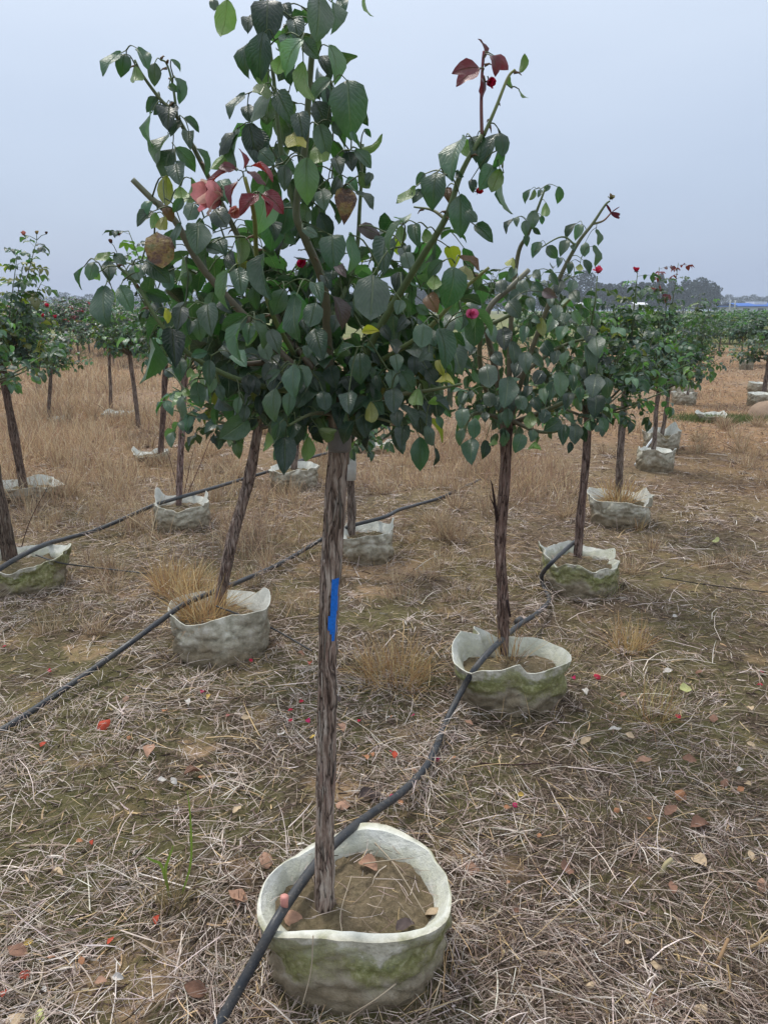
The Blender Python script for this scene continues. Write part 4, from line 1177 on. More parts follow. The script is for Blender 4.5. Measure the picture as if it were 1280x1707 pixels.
tree_px('rose tree with wine-red young shoots at its top in the scalloped bag', 1089, 742, z, 1098, 650, 4.6, crown_r=0.44, crown_h=0.8, n_br=17, seed=23, leafL=0.062, redtips=3, shoot_px=((1098, 445, 0), (1130, 438, 0), (1112, 480, 0)), cap=300, density=0.9)
_, _, z = make_pot('felt grow bag with two high white corners behind the scalloped one', 1103, 718, 0.21, 58, 37, wave=0.2, moss=0.4, peaks=((30, 0.06, 0.02, 20), (170, 0.05, 0.03, 20)))
tree_px('pale-stemmed leaning rose tree in the bag with two high corners', 1104, 710, z, 1116, 640, 4.0, crown_r=0.45, crown_h=0.8, n_br=16, seed=24, low=True, leafL=0.065, shoot_px=((1165, 500, 0), (1180, 520, 0)))
_, _, z = make_pot('white-rimmed felt grow bag under the tree with low red blooms', 1141, 652, 0.21, 38, 41, wave=0.12, moss=0.5)
tree_px('dense rose tree with two red blooms on a low hanging shoot', 1146, 652, z, 1152, 598, 2.6, crown_r=0.60, crown_h=0.95, n_br=20, seed=25, low=True, shoot_px=((1176, 612, -.3), (1190, 600, 0), (1165, 490, 0), (1185, 500, 0)), flower_px=((1179, 610, -.3, 0.05, RED), (1171, 612, -.3, 0.04, RED)), density=1.1)
make_pot('pale felt grow bag ring behind the white-rimmed one', 1138, 639, 0.2, 36, 43, wave=0.15, moss=0.3)
make_pot('collapsed empty grow bag with grass growing over its front', 1186, 689, 0.10, 42, 47, wave=0.35, moss=0.6, peaks=((170, 0.06, 0.03, 25), (20, 0.05, 0.02, 20)))

# the row to the left of the front tree
potI, _, z = make_pot('wide grey felt grow bag with a crumpled rim and a golden grass tuft', 366, 1008, 0.20, 160, 52, wave=0.10, moss=0.35, peaks=((20, 0.06, 0.01, 16), (240, -0.025, 0.01, 18), (285, 0.01, 0.012, 25), (185, 0.01, 0.01, 15), (100, -0.03, 0, 40)), flare=0.02,
                      rim_px=[(284, 1012, .19), (290, 1000, .20), (320, 990, .19), (360, 985, .18), (400, 986, .18), (425, 990, .20), (437, 980, .245), (446, 984, .25), (447, 1005, .22), (440, 1016, .21), (415, 1022, .205), (385, 1024, .21), (360, 1032, .20), (335, 1040, .185), (312, 1042, .17), (296, 1030, .185), (286, 1022, .185)])
tree_px('leaning rose tree with a pale flaking trunk in the wide crumpled bag', 362, 985, z, 432, 706, 11, crown_r=0.36, crown_h=0.55, n_br=12, seed=26, leafL=0.07, tintc=(1.0, 0.92, 0.9), density=0.8, shoot_px=((330, 430, .1), (300, 540, 0)))
_, _, z = make_pot('smooth beige felt grow bag with one sharp raised corner', 611, 880, 0.19, 90, 57, wave=0.05, moss=0.15, peaks=((10, 0.065, 0.01, 14), (275, 0.006, 0, 6), (200, -0.02, 0, 20)))
tree_px('rose tree with white-wrapped upper trunk growing in the smooth beige bag', 583, 868, z, 584, 742, 8, crown_r=0.40, crown_h=0.6, n_br=11, seed=27, leafL=0.07, tape_px=((584, 752), (585, 800), 9.5), density=0.8)
# next row
_, _, z = make_pot('deep green mossy felt grow bag with a thin dripper tube leaving it', 38, 921, 0.19, 130, 63, wave=0.06, moss=1.3, peaks=((25, 0.04, 0.015, 18), (270, -0.01, 0, 30)))
tree_px('thick leaning rose trunk in the deep green mossy bag', 18, 930, z, -40, 640, 15, crown_r=0.38, crown_h=0.5, n_br=10, seed=28, tintc=(0.6, 0.55, 0.5), density=0.7)
_, _, z = make_pot('felt grow bag with a tall pointed white flap on one side', 301, 832, 0.19, 96, 67, wave=0.10, moss=0.4, peaks=((155, 0.085, 0.015, 15), (20, 0.055, 0.005, 18), (270, -0.015, 0, 40)))
tree_px('straight slim grey rose trunk in the bag with a pointed flap', 297, 828, z, 309, 615, 6.3, crown_r=0.42, crown_h=0.6, n_br=12, seed=29, leafL=0.07, tintc=(1.1, 0.95, 1.0), density=0.8, shoot_px=((215, 385, 0), (245, 430, 0), (195, 420, .1)), flower_px=((198, 392, 0, 0.03, (0.3, 0.06, 0.05)), (186, 405, 0, 0.025, (0.16, 0.07, 0.05))))
_, _, z = make_pot('squat white felt grow bag with a rounded shoulder on the hose line', 490, 772, 0.19, 80, 71, wave=0.10, moss=0.15)
tree_px('rose tree in the squat white bag hidden behind nearer leaves', 490, 768, z, 500, 620, 6, crown_r=0.4, crown_h=0.6, n_br=10, seed=30, low=True)
make_pot('low heap of torn white felt bag lying in the grass', 622, 738, 0.07, 66, 73, wave=0.6, moss=0.3)
# third row
_, _, z = make_pot('collapsed felt grow bag sunk in the grass with a curling cream rim', 42, 808, 0.10, 110, 79, wave=0.25, moss=0.5, peaks=((180, 0.03, 0, 20), (300, 0.03, 0.01, 20)))
tree_px('leafy rose tree with a long shoot of withered flowers and dark bare trunk', 40, 812, z, 2, 600, 8, crown_r=0.44, crown_h=0.62, n_br=17, seed=31, leafL=0.074, tintc=(0.6, 0.52, 0.48), shoot_px=((62, 400, 0), (40, 440, 0), (70, 470, -.1), (30, 420, .1), (85, 560, -.1)), flower_px=((40, 392, 0, 0.03, (0.6, 0.25, 0.2)), (62, 390, 0, 0.025, (0.4, 0.3, 0.12)), (78, 390, 0, 0.02, (0.10, 0.05, 0.03))), density=0.9, codes='ggkkkldyo')
_, _, z = make_pot('nearly buried grow bag with only a curled rim above the grass', 254, 752, 0.07, 58, 83, wave=0.4, moss=0.5, peaks=((180, 0.04, 0.02, 20),))
tree_px('dark slender rose trunk rising from a nearly buried bag', 267, 752, z, 277, 598, 5.5, crown_r=0.4, crown_h=0.55, n_br=11, seed=32, tintc=(0.6, 0.5, 0.48), density=0.7, cap=200)

# trees farther back
def far_tree(label, bx, by, tx, ty, rpx, cr, ch, nb, seed, **kw):
    b = G(bx, by, 0.05)
    tree_px(label, bx, by, 0.05, tx, ty, rpx, crown_r=cr, crown_h=ch, n_br=nb, seed=seed, low=True, leafL=kw.pop('leafL', 0.065), bark_detail=False, **kw)

GB = 'rose trees in the far rows'
far_tree('small rose tree with a crooked trunk and bright red blooms', 82, 697, 86, 612, 4.0, 0.45, 0.6, 18, 41, group=GB, flower_px=((79, 512, 0, 0.05, RED), (84, 522, -.1, 0.05, RED), (73, 528, -.1, 0.04, RED), (93, 530, -.1, 0.04, RED)), density=1.0)
far_tree('short rose tree beside the red-blooming one with a double pale trunk', 64, 648, 64, 600, 4.5, 0.5, 0.6, 18, 42, group=GB)
far_tree('upright rose tree with straight brown trunk by the collapsed bag', 185, 674, 183, 582, 3.6, 0.48, 0.75, 20, 43, group=GB)
far_tree('rose tree leaning beside the collapsed bag in tall grass', 231, 708, 216, 590, 4.6, 0.46, 0.75, 20, 44, group=GB)
make_pot('collapsed pale grow bag among tall golden grass between two trunks', 196, 684, 0.08, 54, 89, wave=0.5, moss=0.3)
make_pot('pale scrap of grow bag at the foot of the red-blooming tree', 95, 696, 0.06, 26, 97, wave=0.4, moss=0.2)
far_tree('tiny rose tree standing alone in golden grass', 133, 607, 129, 570, 2.0, 0.55, 0.45, 14, 45, group=GB)
SAME = 'rose tree with rounded green crown in the far left rows'
GL = 'rounded rose trees in the far left rows'
k = 0
for (bx, by, ch) in ((95, 585, 1.1), (60, 590, 1.2), (118, 590, 1.2), (150, 592, 1.0), (20, 592, 1.1), (175, 588, 0.9), (190, 606, 0.8), (213, 590, 0.9), (240, 596, 0.8), (-20, 600, 1.0), (265, 600, 0.8), (300, 590, .9), (340, 596, .8), (40, 572, 1.2), (85, 570, 1.3), (140, 572, 1.2), (200, 570, 1.2), (250, 570, 1.2)):
    far_tree(SAME, bx, by, bx + random.uniform(-4, 4), by - 1280 * 0.85 / (1.45 * 1280 / (by - 515)) , 1.8, 0.85, ch * 0.95, 20, 100 + k, group=GL, leafL=0.11, codes='gggkkkdlp' if k % 3 else 'ggkkldpr')
    k += 1
# far right
z = make_pot('beige felt grow bag on the open ground at the right-hand row', 1267, 655, 0.2, 40, 101, wave=0.06, moss=0.15)[2]
make_pot('green-streaked grow bag standing behind the beige one', 1264, 637, 0.2, 32, 103, wave=0.08, moss=0.5)
tree_px('rose tree with purplish leaning trunk in the beige bag', 1273, 652, z, 1281, 598, 4.5, crown_r=0.5, crown_h=0.6, n_br=18, seed=51, low=True, leafL=0.07, group=GB)
for i, (bx, tx) in enumerate(((1236, 1237), (1246, 1247), (1251, 1258))):
    far_tree(('rose tree with a straight thin stem beside two others', 'rose tree with a thin stem between a straight and a slanting one', 'rose tree with a slanting thin stem beside two straight ones')[i], bx, 607 - i, tx, 562, 1.7, 0.5, 0.62, 14, 52 + i, group=GB, leafL=0.09)
make_pot('small round grow bag at the foot of the thin straight stem', 1238, 601, 0.22, 11, 105, wave=0.1, moss=0.3)
make_pot('small round grow bag at the foot of the slanting thin stem', 1250, 601, 0.22, 11, 107, wave=0.1, moss=0.3)
far_tree('lone rose tree with thin bent trunk at the edge of the green strip', 1198, 585, 1201, 556, 1.8, 0.75, 0.55, 18, 56, group=GB, leafL=0.1)
k = 0
for bx, by in [(1180, 570), (1215, 572), (1232, 570), (1250, 568), (1268, 570), (1285, 572), (1225, 560), (1242, 560), (1262, 558), (1278, 560), (1205, 562), (1190, 558), (1165, 560), (1140, 562), (1110, 560), (1080, 562), (1050, 560), (1020, 562), (990, 560), (960, 562), (1300, 562), (1310, 575), (1060, 575), (1000, 575), (930, 570), (880, 565), (1330, 565)]:
    far_tree('rose tree in the far green row before the treeline', bx, by, bx + random.uniform(-2, 2), by - 1280 * 0.72 / (1.45 * 1280 / (by - 515)), 1.4, 0.85, 0.72, 16, 200 + k, group='rose trees in the far green row', leafL=0.13, codes='gggllyk')
    k += 1

print('trees done', len(bpy.data.objects))

# ------------------------------------------------------------------ hoses and strings
HOSEPTS = []
def hose(label, P, r, extra=None, mat='hose', name='irrigation_hose', group='black irrigation hoses along the rows', cat='hose', n=12):
    pts = smooth_path([G(x, y, zz) for x, y, zz in P], 10)
    if r > 0.01 and mat == 'hose': HOSEPTS.extend(pts)
    o0 = np.array(pts[len(pts) // 2]); o0[2] = 0
    root = empty(name, o0)
    mb = MB(); mb.tube(pts, r, n); mb.build('tube', M[mat], root)
    if extra: extra(root, pts)
    tag(root, label, cat, group)
    return root

def drippers(root, pts):
    p = G(474, 1506, 0.232)
    mb = MB(); mb.tube([p + np.array((0, 0, -0.012)), p + np.array((0, 0, 0.004)), p + np.array((0.001, 0, 0.018)), p + np.array((.001, 0, .021))], [0.0085, 0.009, 0.0095, 0.006], 14)
    mb.build('dripper_cap', M['cap'], root)
    q = G(862, 1037, 0.10)
    mb = MB(); mb.tube([q, q + np.array((0.02, 0.035, -0.004))], 0.017, 12); mb.build('coupling', M['hose'], root)
    q = G(600, 1368, 0.20)

hose('black irrigation hose running over the rims of the nearest bag and the notched mossy bag',
     [(330, 1770, 0.03), (375, 1690, 0.075), (420, 1610, 0.15), (455, 1545, 0.212), (490, 1490, 0.216), (535, 1430, 0.214), (580, 1386, 0.214), (625, 1352, 0.15), (670, 1320, 0.07), (715, 1270, 0.035), (745, 1200, 0.04), (770, 1150, 0.10), (795, 1110, 0.195), (830, 1072, 0.215), (865, 1042, 0.12), (895, 1022, 0.05), (915, 1000, 0.012), (905, 975, 0.03), (903, 958, 0.09), (922, 935, 0.19), (945, 914, 0.215), (970, 893, 0.17)], 0.0118, drippers)
hose('black hose slanting over open straw through the wide crumpled bag to the beige bag',
     [(-60, 1252, 0.03), (20, 1207, 0.035), (120, 1140, 0.04), (220, 1070, 0.10), (285, 1022, 0.185), (310, 1006, 0.205), (360, 985, 0.19), (410, 965, 0.08), (470, 938, 0.04), (530, 903, 0.06), (575, 880, 0.17), (640, 862, 0.205), (665, 850, 0.14), (700, 840, 0.05), (738, 828, 0.02), (800, 800, 0.0)], 0.0125)
hose('thin black hose through the pointed-flap bag and the squat white bag',
     [(-10, 955, 0.15), (30, 930, 0.2), (75, 908, 0.2), (110, 898, 0.09), (170, 880, 0.05), (250, 845, 0.13), (290, 832, 0.19), (350, 815, 0.16), (400, 800, 0.06), (450, 785, 0.10), (520, 762, 0.10), (600, 742, 0.03), (660, 725, 0.02)], 0.014)
hose('thin dark dripper tube lying from the deep green bag towards the crumpled bag', [(60, 925, 0.19), (100, 938, 0.15), (150, 945, 0.05), (245, 956, 0.04)], 0.004, name='dripper_tube', group='thin dark dripper tubes', n=6)
hose('thin dark dripper tube sagging from the rim of the wide crumpled bag', [(360, 1010, 0.20), (400, 1025, 0.17), (455, 1048, 0.06), (520, 1085, 0.02)], 0.004, name='dripper_tube', group='thin dark dripper tubes', n=6)
hose('dark string stretched low over the straw at the open right side', [(1100, 962, 0.03), (1180, 975, 0.03), (1320, 992, 0.03)], 0.003, mat='string', name='string', group=None, cat='string', n=6)
hose('white pipe leaning against the scalloped bag', [(1058, 775, 0.03), (1075, 748, 0.12), (1090, 728, 0.22)], 0.011, mat='metal', name='pipe', group=None, cat='pipe', n=8)

# ------------------------------------------------------------------ litter: straw, dead stems, dry grass
def in_pots(x, y, grow=1.0):
    m = np.zeros(len(x), bool)
    for px_, py_, r in POTS:
        if py_ < 9: m |= (x - px_) ** 2 + (y - py_) ** 2 < (r * grow) ** 2
    return m

def sample_ground(n_target, d0, d1, power, margin=1.3):
    """points on the ground, density falling with distance like d^-power"""
    n = int(n_target * 1.0)
    dd = np.linspace(d0, d1, 4000)
    pdf = dd ** (-power) * (0.56 * dd + margin)
    cdf = np.cumsum(pdf); cdf /= cdf[-1]
    y = np.interp(rng.uniform(0, 1, n), cdf, dd)
    x = rng.uniform(-1, 1, n) * (0.56 * y + margin)
    return x, y

def ribbons(x, y, z, az, L, W, lift, bend, roll, col, sag=0.0, secs=((0, 1.0), (0.36, 1.0), (0.7, 0.85), (1.0, 0.3))):
    """thin three-section strips: az heading, lift elevation, bend sideways curve"""
    n = len(x)
    P = np.stack([x, y, z], -1)
    d = np.stack([np.cos(az) * np.cos(lift), np.sin(az) * np.cos(lift), np.sin(lift)], -1)
    s = np.stack([-np.sin(az), np.cos(az), np.zeros(n)], -1)
    up = np.cross(d, s)
    wv = s * np.cos(roll)[:, None] + up * np.sin(roll)[:, None]
    m = len(secs)
    V = np.zeros((n, m, 2, 3))
    for k, (t, wf) in enumerate(secs):
        c = P + d * (L * t)[:, None] + s * (bend * L * t * t)[:, None]
        c[:, 2] -= sag * L * t * t
        V[:, k, 0] = c - wv * (W * 0.5 * wf)[:, None]
        V[:, k, 1] = c + wv * (W * 0.5 * wf)[:, None]
    Vf = V.reshape(-1, 3)
    b = (np.arange(n) * 2 * m)[:, None]
    F = np.concatenate([b + np.array((2 * k, 2 * k + 1, 2 * k + 3, 2 * k + 2))[None] for k in range(m - 1)], 0)
    return Vf, F, np.repeat(col, 2 * m, axis=0)

PAL = np.array([(0.50, 0.42, 0.37), (0.40, 0.325, 0.27), (0.29, 0.22, 0.17), (0.16, 0.112, 0.085), (0.06, 0.041, 0.032), (0.48, 0.345, 0.19), (0.68, 0.595, 0.53)])

def pick(n, p, jit=0.18):
    p = np.asarray(p, float)
    if p.ndim == 1: k = rng.choice(len(PAL), n, p=p / p.sum())
    else:
        c = np.cumsum(p / p.sum(1)[:, None], axis=1); k = (rng.uniform(0, 1, n)[:, None] > c).sum(1).clip(0, len(PAL) - 1)
    return PAL[k] * rng.uniform(1 - jit, 1 + jit, n)[:, None] * rng.uniform(0.95, 1.05, (n, 3))

def bare(x, y):
    """0 where straw lies thick, 1 where soil shows"""
    b = np.clip((fbm(x * 1.9 + 5, y * 1.9, 31) - 0.47) * 4.5, 0, 1)
    for px_, py_, rr, s in ((205, 1630, 0.16, 1.0), (690, 940, .25, .9), (140, 1082, .15, .9), (120, 1320, 0.22, .8), (300, 1240, 0.26, .9), (60, 1420, .2, .7), (480, 1300, .18, .6), (150, 1530, .14, .7), (640, 955, 0.30, .9), (400, 1110, 0.2, .7), (980, 1230, 0.30, .8), (1100, 1300, 0.30, .5), (250, 1500, 0.14, .5), (690, 1010, .3, .5), (960, 1160, .22, .7)):
        g = G(px_, py_)
        b = np.maximum(b, s * np.exp(-((x - g[0]) ** 2 + (y - g[1]) ** 2) / rr ** 2))
    return b

def build_straw():
    Vs, Fs, Cs, n0 = [], [], [], 0
    def put(t):
        nonlocal n0
        V, F, c = t
        Vs.append(V); Fs.append(F + n0); Cs.append(c); n0 += len(V)
    # flat-lying straw, combed by slow changes of direction
    x, y = sample_ground(215000, 0.75, 26, 1.75)
    clump = np.clip(fbm(x * 4.5, y * 4.5, 41, 2) * 2.6 - 0.55, 0.12, 1)
    keep = (rng.uniform(0, 1, len(x)) > 0.92 * bare(x, y) * np.clip(1.6 - y / 8, 0.3, 1)) & (rng.uniform(0, 1, len(x)) < clump) & ~in_pots(x, y, 0.97)
    x, y = x[keep], y[keep]; n = len(x)
    d = np.hypot(x, y)
    az = fbm(x * 1.3, y * 1.3, 77, 2) * 14 + rng.normal(0, 0.75, n) + math.pi * rng.integers(0, 2, n)
    L = rng.uniform(0.015, 0.080, n) * rng.choice((1, 1, 1.7), n)
    W = np.maximum(rng.uniform(0.0008, 0.0022, n), d * 0.00052 * rng.uniform(0.7, 1.4, n))
    lift = np.abs(rng.normal(0, 0.2, n))
    zone = fbm(x * 0.9 + 9, y * 0.9, 55, 2)
    right = 1 / (1 + np.exp(-(x - 0.35) * 3.5))
    p = np.stack([1.4 - 0.7 * right, 1.2 + 0 * x, 0.7 + 0.8 * right, 0.5 + 1.0 * right, 0.45 + 0.8 * right, 0.25 + np.clip(d - 3, 0, 3) * 0.12, 0.55 - 0.3 * right], -1)
    p[:, 3:5] *= (0.6 + 1.6 * zone)[:, None]; p[:, 6] *= 0.75; p[:, 0] *= 0.85
    p[:, 3:5] *= (1 + 1.6 * right * np.clip((2.3 - y) / 0.8, 0, 1))[:, None]
    far = np.clip((d - 3.5) / 5, 0, 1)
    p[:, 0] *= 1 - 0.6 * far; p[:, 6] *= 1 - 0.85 * far; p[:, 2] += 1.0 * far; p[:, 4] *= 1 - 0.5 * far
    z = gh(x, y) + rng.uniform(0.0, 0.03, n) * (1 - 0.6 * bare(x, y))
    cc = pick(n, p); bd = rng.normal(0, 0.18, n); rl = rng.normal(0, 0.5, n)
    for q, sc_ in ((y < 3.6, ((0, 1.0), (0.36, 1.0), (0.7, 0.85), (1.0, 0.3))), (y >= 3.6, ((0, 1.0), (0.5, 1.0), (1.0, 0.4)))):
        put(ribbons(x[q], y[q], z[q], az[q], L[q], W[q], lift[q], bd[q], rl[q], cc[q], 0.06, sc_))
    # short fine chaff filling the mat
    x, y = sample_ground(120000, 0.75, 7, 1.35)
    keep = ~in_pots(x, y, 0.99) & (rng.uniform(0, 1, len(x)) > 0.65 * bare(x, y)); x, y = x[keep], y[keep]; n = len(x)
    right = 1 / (1 + np.exp(-(x - 0.3) * 4))
    p = np.stack([1 - 0.5 * right, 1.0 + 0 * x, 1 + 0.3 * right, 0.8 + 0.8 * right, 0.6 + 0.9 * right, 0.3 + 0 * x, 0.35 - 0.2 * right], -1)
    put(ribbons(x, y, gh(x, y) + rng.uniform(0.0, 0.02, n), fbm(x * 2, y * 2, 78, 2) * 14 + rng.normal(0, 1.0, n), rng.uniform(0.012, 0.07, n), np.maximum(rng.uniform(0.0008, 0.0022, n), y * 0.0004), np.abs(rng.normal(0, 0.22, n)), 0 * x, rng.normal(0, 0.6, n), pick(n, p, 0.3), 0.0, ((0, 1.0), (1.0, 0.6))))
    # coarse dark broken bits deep in the mat
    x, y = sample_ground(50000, 0.75, 12, 1.5)
    keep = ~in_pots(x, y, 1.0); x, y = x[keep], y[keep]; n = len(x)
    put(ribbons(x, y, gh(x, y) + rng.uniform(-0.002, 0.008, n), rng.uniform(0, 6.28, n), rng.uniform(0.01, 0.06, n), np.maximum(rng.uniform(0.002, 0.006, n), y * 0.0007), np.abs(rng.normal(0, 0.2, n)), rng.normal(0, 0.4, n), rng.normal(0, 0.8, n), pick(n, (0.2, 0.5, 1, 1.6, 1.6, 0.5, 0.05))))
    # dead rosettes: stars of straw round a centre
    x, y = sample_ground(520, 0.9, 9, 1.3)
    keep = ~in_pots(x, y, 1.15); x, y = x[keep], y[keep]
    m = 26
    cx, cy = np.repeat(x, m), np.repeat(y, m); n = len(cx)
    rad = np.repeat(rng.uniform(0.6, 1.4, len(x)), m)
    pal = np.repeat(rng.uniform(0, 1, len(x)), m)
    p = np.stack([1 + 0 * pal, 1.0 + 0 * pal, pal, pal * 0.8, 0.2 + 0 * pal, 0.25 + 0 * pal, 1 - 0.6 * pal], -1)
    put(ribbons(cx + rng.normal(0, 0.008, n), cy + rng.normal(0, 0.008, n), gh(cx, cy) + rng.uniform(0.008, 0.022, n), rng.uniform(0, 6.28, n), rng.uniform(0.035, 0.12, n) * rad, np.maximum(rng.uniform(0.0014, 0.003, n), cy * 0.0006), np.abs(rng.normal(0.08, 0.14, n)), rng.normal(0, 0.15, n), rng.normal(0, 0.5, n), pick(n, p), sag=0.15))
    # long loose stems, a few leaning up round the bags
    x, y = sample_ground(2800, 0.8, 9, 1.2)
    keep = ~in_pots(x, y, 1.05); x, y = x[keep], y[keep]; n = len(x)
    put(ribbons(x, y, gh(x, y) + rng.uniform(0.01, 0.03, n), rng.uniform(0, 6.28, n), rng.uniform(0.10, 0.30, n), np.maximum(rng.uniform(0.0016, 0.0036, n), y * 0.0006), np.abs(rng.normal(0.06, 0.16, n)), rng.normal(0, 0.25, n), rng.normal(0, 0.5, n), pick(n, (1, 1, 1, 0.7, 0.3, 0.6, 0.6)), sag=0.12))
    for sx, sy, r, zs in SOILS:
        if sy > 6: continue
        m = 110
        a = rng.uniform(0, 6.28, m); q = r * 0.8 * np.sqrt(rng.uniform(0, 1, m))
        put(ribbons(sx + q * np.cos(a), sy + 0.87 * q * np.sin(a), zs + rng.uniform(0.004, 0.022, m), rng.uniform(0, 6.28, m), rng.uniform(0.012, 0.09, m), np.maximum(rng.uniform(0.0008, 0.0022, m), sy * 0.0005), np.abs(rng.normal(0.03, 0.1, m)), rng.normal(0, 0.3, m), rng.normal(0, 0.5, m), pick(m, (0.6, 1, 1, 1, 0.8, 0.4, 0.2))))
    for hp in HOSEPTS:
        if hp[2] > 0.07 or hp[1] > 5: continue
        m = 5
        put(ribbons(hp[0] + rng.normal(0, 0.03, m), hp[1] + rng.normal(0, 0.03, m), np.full(m, hp[2] + 0.012), rng.uniform(0, 6.28, m), rng.uniform(0.04, 0.12, m), np.maximum(rng.uniform(0.001, 0.0024, m), hp[1] * 0.0005), rng.normal(0, 0.2, m), rng.normal(0, 0.3, m), rng.normal(0, 0.5, m), pick(m, (1, 1, 1, 0.5, 0.3, 0.4, 0.3)), sag=0.15))
    for px_, py_, r in POTS:
        if py_ > 7: continue
        m = 170
        a = rng.uniform(0, 6.28, m); q = r * rng.uniform(1.02, 1.25, m)
        X, Y_ = px_ + q * np.cos(a), py_ + q * np.sin(a)
        put(ribbons(X, Y_, gh(X, Y_), rng.uniform(0, 6.28, m), rng.uniform(0.06, 0.2, m), np.maximum(rng.uniform(0.0014, 0.003, m), Y_ * 0.0006), np.abs(rng.normal(0.5, 0.45, m)), rng.normal(0, 0.3, m), rng.normal(0, 0.6, m), pick(m, (0.8, 1, 1, 0.7, 0.3, 0.9, 0.5)), sag=0.3))
    V, F, c = np.concatenate(Vs), np.concatenate(Fs), np.concatenate(Cs)
    o = link('straw', np_mesh('straw', V, F, M['straw'], c, smooth=False))
    tag(o, 'pale dry straw and dead stems matted over the soil', 'straw', kind='stuff')

build_straw()

GPAL = np.array([(0.54, 0.41, 0.25), (0.45, 0.32, 0.20), (0.34, 0.235, 0.16), (0.62, 0.52, 0.36), (0.20, 0.135, 0.095), (0.40, 0.26, 0.185)])

def blades(x, y, z, L, W, spread, col, az=None):
    n = len(x)
    if az is None: az = rng.uniform(0, 6.28, n)
    lift = math.pi / 2 - np.abs(rng.normal(0, spread, n))
    lift = np.maximum(lift, 0.25)
    return ribbons(x, y, z, az, L, W, lift, rng.normal(0, 0.18, n), rng.uniform(0, 3.14, n), col, sag=0.16)

